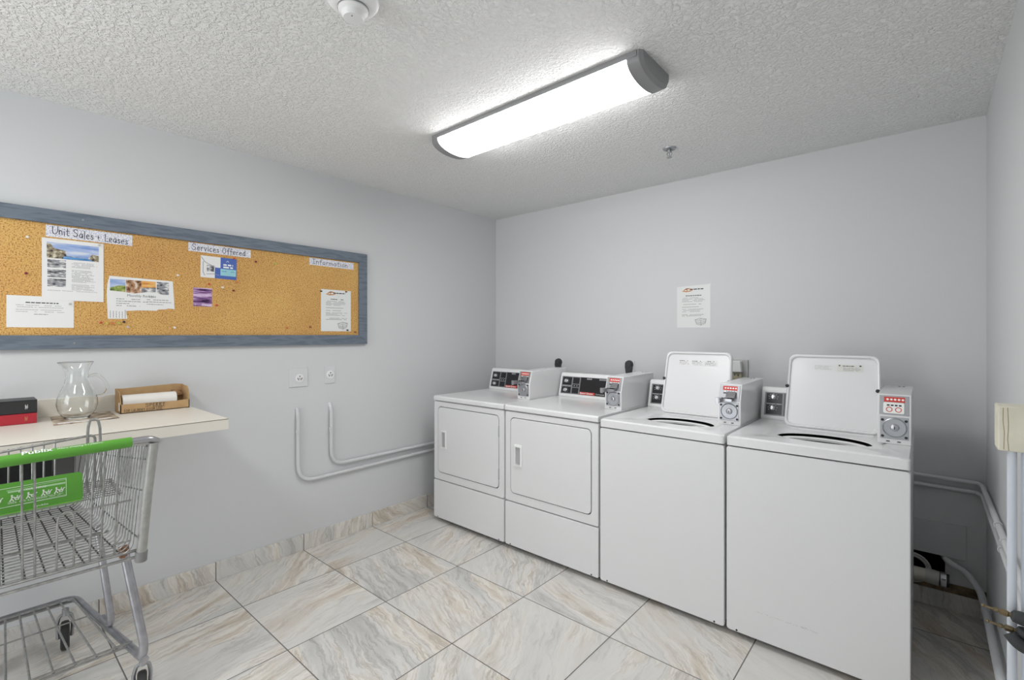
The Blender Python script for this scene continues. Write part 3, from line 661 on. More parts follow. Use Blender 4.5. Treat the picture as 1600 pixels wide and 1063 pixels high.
# two conduits on the left wall, sagging down and running behind the dryers
px = XL+.015
wallpipe('wall_conduit', [(XL+.002, 1.398, .905), (px, 1.398, .86), (px, 1.398, .44), (px, 2.75, .452)], .0115, PIPEP, 'painted conduit on the left wall, lower of the two, under the square outlet', [((px, 1.398, .76), (0, 0, 1)), ((px, 1.86, .446), (0, 1, 0)), ((px, 2.28, .449), (0, 1, 0))], .11)
wallpipe('wall_conduit', [(XL-.004, 1.619, .918), (px, 1.622, .87), (px, 1.622, .505), (px, 2.75, .503)], .0115, PIPEP, 'painted conduit on the left wall, upper of the two, under the narrow outlet', [((px, 1.622, .735), (0, 0, 1)), ((px, 1.62, .752), (0, 0, 1)), ((px, 1.93, .503), (0, 1, 0))], .10)
# right-hand corner pipes
qx = XR-.016; qy = YB-.018
wallpipe('corner_pipe', [(-1.2, qy, .672), (.19, qy, .652), (qx, 3.20, .651), (qx, .55, .690)], .010, PIPEP, 'painted pipe turning the right corner, upper of the two', [((qx, 2.55, .661), (0, 1, 0)), ((qx, 2.35, .664), (0, 1, 0))], .014)
wallpipe('corner_pipe', [(-1.2, qy, .612), (.185, qy, .607), (qx, 3.18, .607), (qx, .55, .628)], .010, PIPEP, 'painted pipe turning the right corner, lower of the two', [((qx, 2.42, .613), (0, 1, 0))], .014)
wallpipe('drain_line', [(.06, YB+.06, .255), (.08, YB-.03, .245), (.145, YB-.035, .220), (.188, 3.12, .178), (.194, 2.9, .175), (.196, 1.2, .150)], .014, PIPEP, 'grey pipe coming out of the wall opening and running along the right baseboard', [((.194, 2.92, .175), (0, 1, 0)), ((.195, 2.06, .163), (0, 1, 0))], .035)
# standing pipes, box and valves by the right wall
t = thing('junction_box', (.179, 1.83, 1.12), 'cream cracked utility box on the right wall above the standing pipes', 'utility box')
MB().box(.141, XR, 1.80, 1.88, 1.066, 1.183).done('casing', IVORY, t, bevel=.003)
MB().strokes(V((.141, 1.80, 1.066)), FX, [[(.010, .112), (.0095, .08), (.012, .05), (.011, .005)], [(.018, .113), (.0195, .07), (.018, .03), (.020, .002)]], .0011, 0, .0004).done('crack', mat('crack_brown', (.30, .2, .1), .8), t)
wallpipe('standing_pipe', [(.169, 1.825, 0), (.169, 1.825, 1.066)], .0095, PIPEW, 'white vertical pipe under the cream box, the leftmost', [((.169, 1.825, .30), (0, 0, 1))], 0)
wallpipe('standing_pipe', [(.1957, 1.835, 0), (.1957, 1.835, 1.066)], .0095, PIPEW, 'white vertical pipe under the cream box, at the frame edge', [], 0)
def valve(x, y, z, label, dx, seed):
    t = thing('hose_valve', (x+.06, y, z), label, 'valve', 'brass valves on the standing pipes')
    m = MB(); m.lathe((x, y, z), [(.004, 0), (.0045, .004), (.0028, .006), (.0028, .022), (.0055, .023), (.0055, .030), (.0038, .031), (.0038, .036)], axis=(1, -.0, -.12), k=12, cap=True); m.done('valve_stem', BRASS, t, smooth=True)
    p = V((x+.034, y, z-.004)); ax = V((1, 0, -.12)).normalized()
    MB().lathe(p, [(.008, 0), (.0085, .004), (.0085, .014), (.0065, .016), (.0065, .022)], axis=ax, k=6).done('hex_nut', BRASS, t)
    m = MB(); m.lathe(p+ax*.02, [(.008, 0), (.0145, .004), (.0165, .016), (.0165, .036), (.013, .046), (0, .048)], axis=ax, k=16, cap=False)
    m.done('foam_sleeve', FOAM, t, smooth=True)
    return t
valve(.1095, 1.785, .655, 'brass valve with black foam sleeve, upper of the two by the standing pipes', 0, 1)
valve(.118, 1.785, .617, 'brass valve with black foam sleeve, lower of the two by the standing pipes', 0, 2)
MB().tube([(.160, 1.772, .606), (.174, 1.765, .588), (.192, 1.765, .580), (.205, 1.77, .592)], .0145, k=14, fil=.01).done('foam_elbow', FOAM, smooth=True, origin=(.18, 1.77, .57))
tag(bpy.data.objects['foam_elbow'], 'black foam pipe wrap curling under the lower brass valve', 'pipe insulation')

# ------------------------------------------------------------------ left wall outlets
for (y0_, y1_, z0_, z1_, cy_, cz_, lab) in ((1.346, 1.465, 1.040, 1.158, 1.412, 1.094, 'square painted outlet plate on the left wall below the notice board'), (1.582, 1.655, 1.046, 1.162, 1.620, 1.104, 'narrow painted outlet plate on the left wall, nearer the corner')):
    t = thing('wall_outlet', (XL, cy_, cz_), lab, 'wall outlet')
    MB().box(XL, XL+.006, y0_, y1_, z0_, z1_).done('cover_plate', PIPEP, t, bevel=.002)
    MB().lathe((XL+.006, cy_, cz_), [(.027, 0), (.027, .003), (.024, .0045), (0, .0045)], axis=(1, 0, 0), k=32, cap=False).done('socket_face', WHITEP, t, smooth=True)
    O = V((XL+.0104, cy_, cz_)); m = MB()
    m.strokes(O, FL, [[(-.014, .001), (-.008, -.010)], [(.014, .001), (.008, -.010)]], .004, 0, .0005); m.plate(O, FL, rr(-.004, .004, .009, .016, .003, 3), 0, .0005)
    for a in range(8): m.strokes(O, FL, [[(.005*math.cos(a*.785), -.002+.005*math.sin(a*.785)), (.005*math.cos((a+1)*.785), -.002+.005*math.sin((a+1)*.785))]], .0012, 0, .0004)
    m.done('socket_slots', SLOT, t)

# ------------------------------------------------------------------ notice board
BY0, BY1, BZ0, BZ1, FW = -.36, 1.889, 1.304, 1.934, .063
t = thing('notice_board', (XL, (BY0+BY1)/2, BZ0), 'long cork notice board with grey-blue wooden frame on the left wall', 'notice board')
MB().box(XL, XL+.010, BY0+.02, BY1-.02, BZ0+.02, BZ1-.02).done('cork_sheet', CORK, t)
for pts in ([(BY0, BZ1), (BY1, BZ1), (BY1-FW, BZ1-FW), (BY0+FW, BZ1-FW)], [(BY0, BZ0), (BY1, BZ0), (BY1-FW, BZ0+FW), (BY0+FW, BZ0+FW)], [(BY1, BZ0), (BY1, BZ1), (BY1-FW, BZ1-FW), (BY1-FW, BZ0+FW)], [(BY0, BZ0), (BY0, BZ1), (BY0+FW, BZ1-FW), (BY0+FW, BZ0+FW)]):
    MB().prism([(XL, y, z) for y, z in pts], (.024, 0, 0)).done('frame_rail', FRAME, t, bevel=.0015)
for y, z in ((.375, 1.905), (.345, 1.33)): MB().lathe((XL+.024, y, z), [(.005, 0), (.004, .0012), (0, .0014)], axis=(1, 0, 0), k=12, cap=False).done('frame_screw', STEEL, t, smooth=True)

# hand lettering as pen strokes on a unit cell (width, height 1)
G = {
 'U': (.62, [[(0, 1), (.0, .35), (.1, .05), (.28, 0), (.45, .12), (.55, .45), (.58, 1)]]),
 'n': (.42, [[(0, .58), (.02, 0)], [(.02, .4), (.15, .58), (.3, .5), (.33, 0)]]),
 'i': (.16, [[(.04, .55), (.05, 0)], [(.05, .78), (.06, .84)]]),
 't': (.36, [[(.14, .95), (.13, .1), (.22, 0), (.32, .06)], [(0, .62), (.34, .66)]]),
 'S': (.58, [[(.5, .82), (.36, 1), (.12, .95), (.02, .74), (.16, .56), (.38, .46), (.46, .24), (.34, .03), (.12, 0), (0, .16)]]),
 'a': (.44, [[(.34, .55), (.14, .56), (0, .32), (.06, .03), (.22, .04), (.33, .3), (.34, .56), (.36, 0)]]),
 'l': (.16, [[(.05, 1), (.05, 0)]]),
 'e': (.42, [[(.02, .3), (.33, .34), (.3, .54), (.14, .58), (.01, .34), (.06, .06), (.2, 0), (.35, .1)]]),
 's': (.36, [[(.28, .5), (.14, .58), (.03, .46), (.12, .32), (.26, .22), (.24, .04), (.1, 0), (0, .1)]]),
 '&': (.42, [[(.10, .62), (.10, .16)], [(0, .40), (.22, .42)], [(.16, .05), (.2, .0)]]),
 'L': (.42, [[(.05, 1), (.02, .02), (.38, .04)]]),
 'r': (.34, [[(.02, .58), (.04, 0)], [(.04, .36), (.14, .54), (.28, .56)]]),
 'v': (.38, [[(0, .56), (.15, 0), (.32, .58)]]),
 'c': (.38, [[(.3, .5), (.16, .58), (.01, .34), (.06, .04), (.2, 0), (.33, .1)]]),
 'O': (.60, [[(.3, 1), (.06, .8), (0, .4), (.14, .03), (.34, .02), (.5, .4), (.46, .82), (.3, 1)]]),
 'f': (.32, [[(.32, .92), (.2, 1), (.12, .8), (.11, -.12)], [(0, .52), (.28, .56)]]),
 'd': (.44, [[(.34, 1), (.35, 0)], [(.34, .5), (.14, .56), (0, .3), (.07, .02), (.24, .04), (.34, .3)]]),
 'I': (.44, [[(.0, .95), (.4, 1)], [(.2, .97), (.2, .03)], [(0, 0), (.38, .04)]]),
 'o': (.42, [[(.17, .56), (.01, .36), (.05, .04), (.2, 0), (.33, .22), (.3, .5), (.17, .56)]]),
 'm': (.60, [[(0, .56), (.02, 0)], [(.02, .4), (.13, .56), (.24, .46), (.25, 0)], [(.25, .4), (.37, .56), (.48, .46), (.5, 0)]]),
 'P': (.46, [[(.02, 0), (.04, 1), (.3, .95), (.36, .75), (.26, .52), (.03, .46)]]),
 'E': (.44, [[(.36, 1), (.03, .97), (.02, .02), (.36, .0)], [(.02, .5), (.3, .52)]]),
 'R': (.48, [[(.02, 0), (.04, 1), (.3, .95), (.35, .74), (.04, .48), (.38, 0)]]),
 'Y': (.46, [[(0, 1), (.18, .5), (.36, 1)], [(.18, .5), (.17, 0)]]),
 'F': (.42, [[(.36, 1), (.04, .97), (.02, 0)], [(.03, .52), (.28, .54)]]),
 'A': (.48, [[(0, 0), (.2, 1), (.38, 0)], [(.07, .36), (.32, .36)]]),
 'N': (.48, [[(.02, 0), (.03, 1), (.34, 0), (.36, 1)]]),
 'D': (.48, [[(.03, 0), (.03, 1), (.28, .85), (.36, .5), (.26, .12), (.03, 0)]]),
 'M': (.56, [[(.0, 0), (.05, 1), (.22, .4), (.4, 1), (.45, 0)]]),
 ' ': (.26, []),
}
def pen(m, txt, O, fr, size, t_, n1, slope=0.0, width=1.0, wob=0.0):
    x = 0; R = random.Random(len(txt))
    for ch in txt:
        wd, ls = G[ch]; dy = R.uniform(-wob, wob)*size; k = width*size
        m.strokes(O, fr, [[(x+a*k, b*size+dy+slope*(x+a*k)) for a, b in ln] for ln in ls], t_, 0, n1); x += wd*k+.1*k
    return x
BX = XL+.0102
def board_paper(name, y0_, z0_, w_, h_, label, cat, lift=0.0, material=None, poly=None, rot=0.0, group=None):
    ca, sa = math.cos(rot), math.sin(rot); fr = (V((0, ca, sa)), V((0, -sa, ca)), V((1, 0, 0)))
    O = V((BX+lift, y0_, z0_)); t = thing(name, O, label, cat, group)
    MB().plate(O, fr, poly or [(0, 0), (w_, 0), (w_, h_), (0, h_)], 0, .0007).done('sheet', material or PAPER, t)
    return t, O+V((.0007, 0, 0)), fr
t, O, fr = board_paper('paper_label', .250, 1.812, .312, .053, 'speckled paper strip hand-lettered Unit Sales & Leases', 'paper label', 0, LABELP, rot=-.005)
m = MB(); pen(m, 'Unit Sales & Leases', O+V((0, .022, .014)), fr, .034, .0026, .0006, slope=-.032, width=.90, wob=.04); m.done('lettering', mat('marker_ink', (.03, .03, .06), .6), t)
t, O, fr = board_paper('paper_label', .803, 1.820, .316, .046, 'speckled paper strip hand-lettered Services Offered', 'paper label', 0, LABELP, rot=-.008)
m = MB(); pen(m, 'Services Offered', O+V((0, .018, .009)), fr, .032, .0026, .0006, width=1.10, wob=.04, slope=-.008); m.done('lettering', MATS['marker_ink'], t)
t, O, fr = board_paper('paper_label', 1.474, 1.819, .315, .045, 'speckled paper strip hand-lettered Information', 'paper label', 0, LABELP, rot=-.006)
m = MB(); pen(m, 'Information', O+V((0, .020, .009)), fr, .031, .0026, .0006, width=1.52, wob=.03); m.done('lettering', MATS['marker_ink'], t)

def picture(name, cols, scale, detail=6, stretch=(1, 1, 1)):
    m = mat(name, (0.5, 0.5, 0.5), .6, spec=.2); nt = m.node_tree; N, L = nt.nodes, nt.links; b = N['Principled BSDF']
    tc = N.new('ShaderNodeTexCoord'); mp = N.new('ShaderNodeVectorMath'); mp.operation = 'MULTIPLY'; mp.inputs[1].default_value = stretch
    n = N.new('ShaderNodeTexNoise'); n.inputs['Scale'].default_value = scale; n.inputs['Detail'].default_value = detail
    r = N.new('ShaderNodeValToRGB'); r.color_ramp.interpolation = 'EASE'; els = r.color_ramp.elements
    for i, c in enumerate(cols):
        ps = .34+.32*i/(len(cols)-1)
        if i == 0: els[0].position = ps; els[0].color = (*c, 1)
        elif i == len(cols)-1: els[-1].position = ps; els[-1].color = (*c, 1)
        else: e = els.new(ps); e.color = (*c, 1)
    L.new(tc.outputs['Object'], mp.inputs[0]); L.new(mp.outputs[0], n.inputs['Vector']); L.new(n.outputs['Fac'], r.inputs['Fac']); L.new(r.outputs['Color'], b.inputs['Base Color']); return m
SKY = picture('picture_sky', [(.20, .32, .62), (.40, .50, .75), (.68, .72, .80)], 14, stretch=(1, .5, 3))
WATER = picture('picture_water', [(.05, .14, .32), (.12, .32, .62), (.30, .50, .72)], 30, stretch=(1, .4, 3))
BLDG = picture('picture_buildings', [(.04, .04, .05), (.30, .25, .17), (.74, .68, .52)], 60)
ROOM = picture('picture_room', [(.05, .05, .06), (.32, .32, .34), (.78, .78, .76)], 55, stretch=(1, .7, 1.5))
WOODP = picture('picture_interior', [(.12, .06, .03), (.45, .25, .14), (.75, .62, .52)], 50)
SUNS = picture('picture_sunset', [(.55, .22, .06), (.80, .40, .12), (.85, .72, .30)], 22, stretch=(1, .5, 3))
GRASS = picture('picture_grass', [(.06, .10, .03), (.25, .33, .08), (.50, .50, .20)], 60)

t, O, fr = board_paper('property_flyer', .237, 1.526, .214, .279, 'printed property flyer with a wide pool photograph across its top', 'flyer', .0012)
m = MB().mark(0).fbox(O, fr, .016, .196, .222, .262, 0, .0005)
m.mark(1).plate(O, fr, [(.016, .190), (.016, .256), (.030, .254), (.040, .236), (.078, .228), (.082, .205), (.16, .200), (.17, .222), (.196, .218), (.196, .190)], 0, .0007)
m.mark(0).plate(O, fr, [(.082, .205), (.080, .232), (.10, .240), (.160, .236), (.168, .218), (.158, .201)], 0, .0006)
m.mark(2).plate(O, fr, [(.070, .190), (.072, .203), (.158, .200), (.176, .190)], 0, .0009)
m.mark(3); 
for b in (.148, .104, .062): m.fbox(O, fr, .018, .080, b, b+.036, 0, .0005)
m.done('photograph', [SKY, BLDG, WATER, ROOM], t)
m = MB(); m.greek(O, fr, .100, .19, .178, 5, .0055, .0018, .0005, 11); m.greek(O, fr, .100, .19, .142, 12, .0048, .0018, .0005, 12, ragged=.5); m.greek(O, fr, .100, .19, .076, 6, .0048, .0016, .0005, 13, ragged=.4); m.greek(O, fr, .018, .19, .045, 1, .006, .0018, .0005, 14, ragged=0)
m.done('print', INKG, t)
t, O, fr = board_paper('typed_note', .127, 1.402, .217, .139, 'white half-sheet typed note low on the left of the cork board', 'note', 0, rot=-.004)
m = MB().mark(0).greek(O, fr, .058, .165, .112, 1, .005, .0042, .0005, 21, ragged=0); m.mark(1).greek(O, fr, .028, .190, .099, 2, .0085, .0020, .0005, 22, ragged=.1); m.greek(O, fr, .028, .190, .079, 2, .0085, .0020, .0005, 23, ragged=.1); m.greek(O, fr, .085, .130, .060, 1, .005, .0030, .0005, 24, ragged=0); m.done('print', [INK, INKG], t)
t, O, fr = board_paper('rental_flyer', .463, 1.446, .278, .209, 'torn rental flyer with a strip of pictures and tear-off tabs', 'flyer', .0004,
    poly=[(.004, 0), (.080, .002), (.074, .040), (.120, .045), (.165, .046), (.200, .046), (.206, .053), (.240, .055), (.250, .060), (.278, .057), (.270, .198), (.268, .203), (.010, .209), (.002, .165), (0, .12)])
m = MB(); wv = lambda x: .135+.006*math.sin(x*46)
def strip(a, b): return [(a, wv(a)), ((a+b)/2, wv((a+b)/2)), (b, wv(b)), (b, .194), (a, .195)]
m.mark(0).plate(O, fr, strip(.012, .072), 0, .0005); m.mark(1).plate(O, fr, [(.012, wv(.012)), (.072, wv(.072)), (.072, .166), (.045, .164), (.012, .152)], 0, .0007)
m.mark(2).plate(O, fr, strip(.074, .136), 0, .0005); m.mark(3).plate(O, fr, strip(.136, .196), 0, .0005); m.mark(4).plate(O, fr, [(.136, wv(.136)), (.165, wv(.165)), (.196, wv(.196)), (.196, .164), (.136, .160)], 0, .0007); m.mark(4).plate(O, fr, strip(.200, .252), 0, .0005)
m.done('photograph', [SKY, GRASS, WOODP, SUNS, ROOM], t)
m = MB().mark(0).text('Monthly Rental', O+fr[0]*.078+fr[1]*.112, fr, .0175, 0, .0005); m.text('Unit', O+fr[0]*.166+fr[1]*.112, fr, .0175, 0, .0005)
m.mark(1); 
for i, (b, e) in enumerate(((.101, .105), (.090, .140), (.079, .075), (.068, .105))): m.greek(O, fr, .036, .036+e*.9, b, 1, .01, .0035, .0005, 30+i, ragged=0)
for i, (b, e) in enumerate(((.103, .105), (.092, .105), (.080, .070))): m.greek(O, fr, .158, .158+e, b, 1, .01, .0035, .0005, 40+i, ragged=0)
for i in range(6): 
    a = .012+i*.0115; R = random.Random(i); v0 = .006
    while v0 < .038: q = R.uniform(.004, .010); m.fbox(O, fr, a, a+.0028, v0, v0+q, 0, .0005); v0 += q+.0015
m.done('print', [mat('print_dark_grey', (.15, .16, .17), .6), INKG], t)
t, O, fr = board_paper('travel_postcard', .860, 1.684, .181, .119, 'blue and white printed postcard beside the Services Offered strip', 'postcard', .0005, rot=-.012)
m = MB().mark(0).fbox(O, fr, .098, .181, .0, .119, 0, .0004); m.fbox(O, fr, .070, .10, .0, .060, 0, .0005)
m.mark(1).fbox(O, fr, .098, .178, .018, .056, 0, .0007); m.mark(2).fbox(O, fr, .030, .066, .035, .070, 0, .0005); m.mark(3).strokes(O, fr, [[(.004, .110), (.018, .088), (.030, .080), (.070, .062)], [(.012, .085), (.012, .03), (.020, .012)], [(.030, .020), (.065, .024), (.09, .018)]], .003, 0, .0008)
m.done('photograph', [mat('print_blue', (.06, .13, .45), .5), mat('print_teal', (.30, .62, .68), .5), ROOM, INKG], t)
m = MB().mark(0).greek(O, fr, .112, .165, .084, 2, .014, .0085, .0007, 50, ragged=.1); m.strokes(O, fr, [[(.128, .096), (.134, .104), (.140, .096)]], .002, 0, .0007); m.mark(1).greek(O, fr, .106, .170, .044, 1, .01, .003, .0010, 51, ragged=0); m.done('print', [PAINTW, mat('print_blue', (0, 0, 0))], t)
PURPLE = picture('purple_card_art', [(.03, .01, .05), (.25, .12, .30), (.62, .44, .66), (.75, .62, .80)], 26, stretch=(1, .35, 2.2))
t, O, fr = board_paper('business_card', .826, 1.524, .090, .101, 'small purple marbled card pinned below the postcard', 'card', 0, PURPLE, rot=-.006)
MB().greek(O, fr, .008, .075, .010, 1, .01, .003, .0005, 52, ragged=0).done('print', PAINTW, t)
t, O, fr = board_paper('laundry_notice', 1.552, 1.392, .216, .276, 'white laminated laundry notice at the right end of the cork board', 'notice', 0, LAM)
wall_notice_content(t, O, fr, .216, .276, 61)

def pin(y, z, col, label, base=None):
    mt = mat('pin_'+col, {'white': (.8, .78, .72), 'maroon': (.22, .02, .03), 'red': (.6, .08, .04), 'yellow': (.68, .55, .08), 'orange': (.68, .2, .06), 'green': (.50, .52, .08), 'black': (.03, .02, .03), 'clear': (.55, .52, .48), 'brown': (.25, .1, .03)}[col], .3)
    x = base or BX
    m = MB().lathe((x, y, z), [(.0055, 0), (.0055, .0015), (.0028, .003), (.0026, .009), (.0045, .011), (.0045, .013), (0, .0135)], axis=(1, 0, -.1), k=12, cap=False)
    tag(m.done('push_pin', mt, smooth=True, origin=(x, y, z)), label, 'push pin', 'push pins in the cork board')
def wy(x, y):   # a pixel of the photograph on the left wall, as measured
    f = 747.7; cx, cy = 788., 523.; F = V((-math.sin(YAW), math.cos(YAW), 0)); R = V((math.cos(YAW), math.sin(YAW), 0)); d = F+R*(x-cx)/f+V((0, 0, 1))*(cy-y)/f
    k = (BX+.006)/d.x; return d.y*k, d.z*k+EYE
for x, y, c, lab in ((43, 370, 'white', 'white push pin left of the property flyer'), (41, 427, 'maroon', 'dark red push pin left of the property flyer'),
    (158, 504, 'red', 'red push pin under the rental flyer, first of the row'), (167, 505, 'yellow', 'yellow push pin second in the row under the rental flyer'), (176, 505, 'orange', 'orange push pin in the middle of the row under the rental flyer'),
    (186, 505, 'green', 'yellow-green push pin in the row under the rental flyer'), (194, 503, 'black', 'black push pin ending the row under the rental flyer'), (200, 511, 'clear', 'clear push pin just below the row of coloured pins'),
    (400, 409, 'maroon', 'dark red push pin right of the Services Offered strip'), (430, 412, 'green', 'olive push pin in the empty upper cork'), (327, 444, 'red', 'red push pin between postcard and purple card'),
    (348, 449, 'white', 'white push pin below the postcard'), (371, 441, 'orange', 'orange push pin right below the postcard corner'), (365, 454, 'maroon', 'dark red push pin below and right of the postcard'),
    (339, 477, 'red', 'red push pin beside the purple card bottom'), (278, 430, 'white', 'white push pin right above the rental flyer'), (449, 512, 'orange', 'orange push pin at the bottom right of the cork'),
    (485, 511, 'brown', 'brown push pin left of the laundry notice'), (555, 519, 'brown', 'brown push pin in the lower right board corner'), (273, 512, 'white', 'white push pin at the lower middle of the cork')):
    a, b = wy(x, y); pin(a, b, c, lab)
for x, y, c, lab, bx in ((502, 455, 'black', 'black pin in the top left corner of the laundry notice', .0008), (541, 456, 'brown', 'brown pin in the top right corner of the laundry notice', .0008), (543, 516, 'black', 'black pin in the bottom right corner of the laundry notice', .0008), (366, 404, 'red', 'red pin in the top right corner of the postcard', .0013), (155, 383, 'clear', 'clear pin in the top right corner of the property flyer', .002), (110, 475, 'clear', 'clear pin in the top right corner of the typed note', .0008)):
    a, b = wy(x, y); pin(a, b, c, lab, BX+bx)

# ------------------------------------------------------------------ shelf and what stands on it
SZ = 1.0; SY1 = .78; SX = -2.31
t = thing('wall_shelf', (XL, .2, .95), 'deep cream laminate shelf along the left wall', 'shelf')
MB().box(XL, SX-.003, -.9, SY1, .953, SZ).done('shelf_board', LAMIN, t, bevel=.0012)
MB().box(SX-.003, SX, -.9, SY1, .953, SZ-.0012).done('front_edge', LAMIN, t)
MB().box(SX-.002, SX+.0004, -.9, SY1-.001, SZ-.0034, SZ-.0012).done('edge_seam', EDGEL, t)
MB().box(XL, XL+.018, -.9, SY1-.05, SZ, 1.080).done('backsplash', LAMIN, t, bevel=.0015)
for y in (-.75, .05): MB().prism([(XL, y, .953), (XL+.45, y, .953), (XL+.45, y, .935), (XL+.02, y, .62), (XL, y, .62)], (0, .02, 0)).done('bracket', mat('bracket_grey', (.08, .08, .085), .6), t)
def book(z0, z1, y1, col, name, label, tx):
    x0, x1 = -2.925, -2.795; y0 = y1-.215; t = thing('book', ((x0+x1)/2, (y0+y1)/2, z0), label, 'book', 'stacked books on the shelf')
    MB().box(x0, x1, y0, y1, z0, z0+.003).box(x0, x1, y0, y1, z1-.003, z1).box(x1-.003, x1, y0, y1, z0, z1).done('cover', mat(name, col, .4, bump=(200, .2, .001)), t, bevel=.0012)
    MB().box(x0+.004, x1-.003, y0+.004, y1-.004, z0+.003, z1-.003).done('page_block', mat('book_pages', (.55, .50, .42), .8), t)
    m = MB(); O = V((x1+.0002, y1, (z0+z1)/2))
    for c0, n in ((-.032, 4), (-.182, 4)):
        for i in range(n): m.fbox(O, FL, c0-.004+i*.0022, c0-.0028+i*.0022, -.010+.004*(i % 2), .009-.003*(i % 3), 0, .0004)
    m.done('title_print', tx, t)
book(1.0, 1.044, .209, (.42, .02, .035), 'red_cover', 'red hardcover book, bottom of the pair on the shelf', mat('gilt_print', (.55, .25, .12), .5))
book(1.044, 1.098, .210, (.022, .022, .024), 'black_cover', 'black hardcover book, on top of the red one', PAINTW)
# tray mat under the jug
MATP = picture('placemat_art', [(.14, .09, .06), (.45, .36, .26), (.72, .66, .56)], 22, stretch=(1, 1, 1))
t = thing('placemat', (-2.80, .36, SZ), 'glossy patterned placemat under the glass jug', 'placemat')
MB().prism([(-2.94, .262, SZ+.0002), (-2.655, .246, SZ+.0002), (-2.675, .462, SZ+.0002), (-2.94, .470, SZ+.0002)], (0, 0, .003)).done('mat', MATP, t, bevel=.001)
MB().prism([(-2.700, .262, SZ+.0032), (-2.668, .262, SZ+.0032), (-2.684, .440, SZ+.0032), (-2.708, .430, SZ+.0032), (-2.698, .35, SZ+.0032)], (0, 0, .0004)).done('white_swoosh', PAPER, t)
jc = (-2.785, .335, SZ+.0036)
t = thing('glass_jug', jc, 'clear empty glass water jug with a curled handle', 'jug')
outer = [(.0, .0), (.040, .0), (.043, .006), (.052, .016), (.064, .036), (.070, .062), (.0685, .088), (.058, .118), (.044, .150), (.038, .178), (.0385, .205), (.045, .228), (.056, .246)]
m = MB(); k = 48; prev = None
def jring(r, h, first=False):
    pts = []
    for j in range(k):
        a = 2*math.pi*j/k; q = .5*math.exp(-(((a-math.pi*1.5+math.pi) % (2*math.pi)-math.pi)/.42)**2)*max(0, (h-.20)/.05)
        pts.append((jc[0]+(r+.022*q)*math.cos(a), jc[1]+(r+.022*q)*math.sin(a), jc[2]+h-.003*q))
    return m.ring(pts)
inner = [(max(r-.0026, .001), max(h, .007) if r < .045 and h < .02 else h) for r, h in outer[1:]]
prof = outer+[(.0545, .2475)]+inner[::-1]
prof[0] = (.001, 0); prof.append((.001, .008))
for r, h in prof:
    rg = jring(r, h)
    if prev: m.bridge(prev, rg)
    else: m.face(rg[::-1])
    prev = rg
m.face(prev); m.done('body', GLASS, t, smooth=True)
MB().tube([(jc[0], jc[1]+.042, jc[2]+.182), (jc[0], jc[1]+.062, jc[2]+.190), (jc[0], jc[1]+.092, jc[2]+.165), (jc[0], jc[1]+.106, jc[2]+.122), (jc[0], jc[1]+.090, jc[2]+.093), (jc[0], jc[1]+.066, jc[2]+.092)], .0062, k=12, fil=.03).done('handle', GLASS, t, smooth=True)
# cardboard carton with a paper roll
x0, x1, y0, y1, zb = -2.925, -2.808, .488, .766, SZ
t = thing('cardboard_box', ((x0+x1)/2, (y0+y1)/2, zb), 'open cut-down brown cardboard box with handwriting on its front', 'box')
m = MB(); th = .0035
m.box(x0, x1, y0, y1, zb, zb+th)
m.prism([(x1, y0, zb), (x1, y1, zb), (x1, y1, zb+.043), (x1, y1-.04, zb+.042), (x1, y1-.055, zb+.040), (x1, y0+.02, zb+.043), (x1, y0, zb+.043)], (-th, 0, 0))
m.prism([(x0, y0, zb), (x0, y1, zb), (x0, y1, zb+.112), (x0, y1-.03, zb+.116), (x0, y0+.03, zb+.108), (x0, y0, zb+.110)], (th, 0, 0))
m.prism([(x0, y0, zb), (x1, y0, zb), (x1, y0, zb+.045), (x1-.025, y0, zb+.098), (x0, y0, zb+.110)], (0, th, 0))
m.prism([(x0, y1, zb), (x1, y1, zb), (x1, y1, zb+.042), (x1-.012, y1, zb+.092), (x1-.03, y1, zb+.106), (x0, y1, zb+.112)], (0, -th, 0))
m.done('carton', CARD, t)
MB().prism([(x0+th, y1-.05, zb+.085), (x0+th, y1-.006, zb+.080), (x0+th+.03, y1-.008, zb+.060), (x0+th+.035, y1-.04, zb+.052)], (.004, 0, .002)).done('torn_flap', CARDD, t)
O = V((x1+.0002, y0, zb)); m = MB(); pen(m, 'SPERRY', O+V((0, .096, .0235)), FL, .0155, .0017, .0004, width=1.5); pen(m, 'FOR LAUNDRY ROOM USE', O+V((0, .014, .0055)), FL, .0125, .0012, .0004, width=1.04, wob=.05)
m.greek(O, FL, .125, .175, .0215, 1, .01, .0018, .0004, 70, ragged=0); m.done('handwriting', INK, t)
MB().box((x0+x1)/2+.02, (x0+x1)/2+.045, y0-.0006, y0, zb+.012, zb+.05).done('side_sticker', PAPER, t)
MB().rrect((0, 0, 0), (V((1, 0, 0)), V((0, 0, 1)), V((0, 1, 0))), -2.895, -2.822, zb+.0045, zb+.082, .028, .500, .716, k=6).done('paper_towel_roll', mat('white_roll', (.82, .80, .76), .8), smooth=True, origin=(-2.86, .6, zb+.004))
tag(bpy.data.objects['paper_towel_roll'], 'long white roll lying inside the open cardboard box', 'roll')

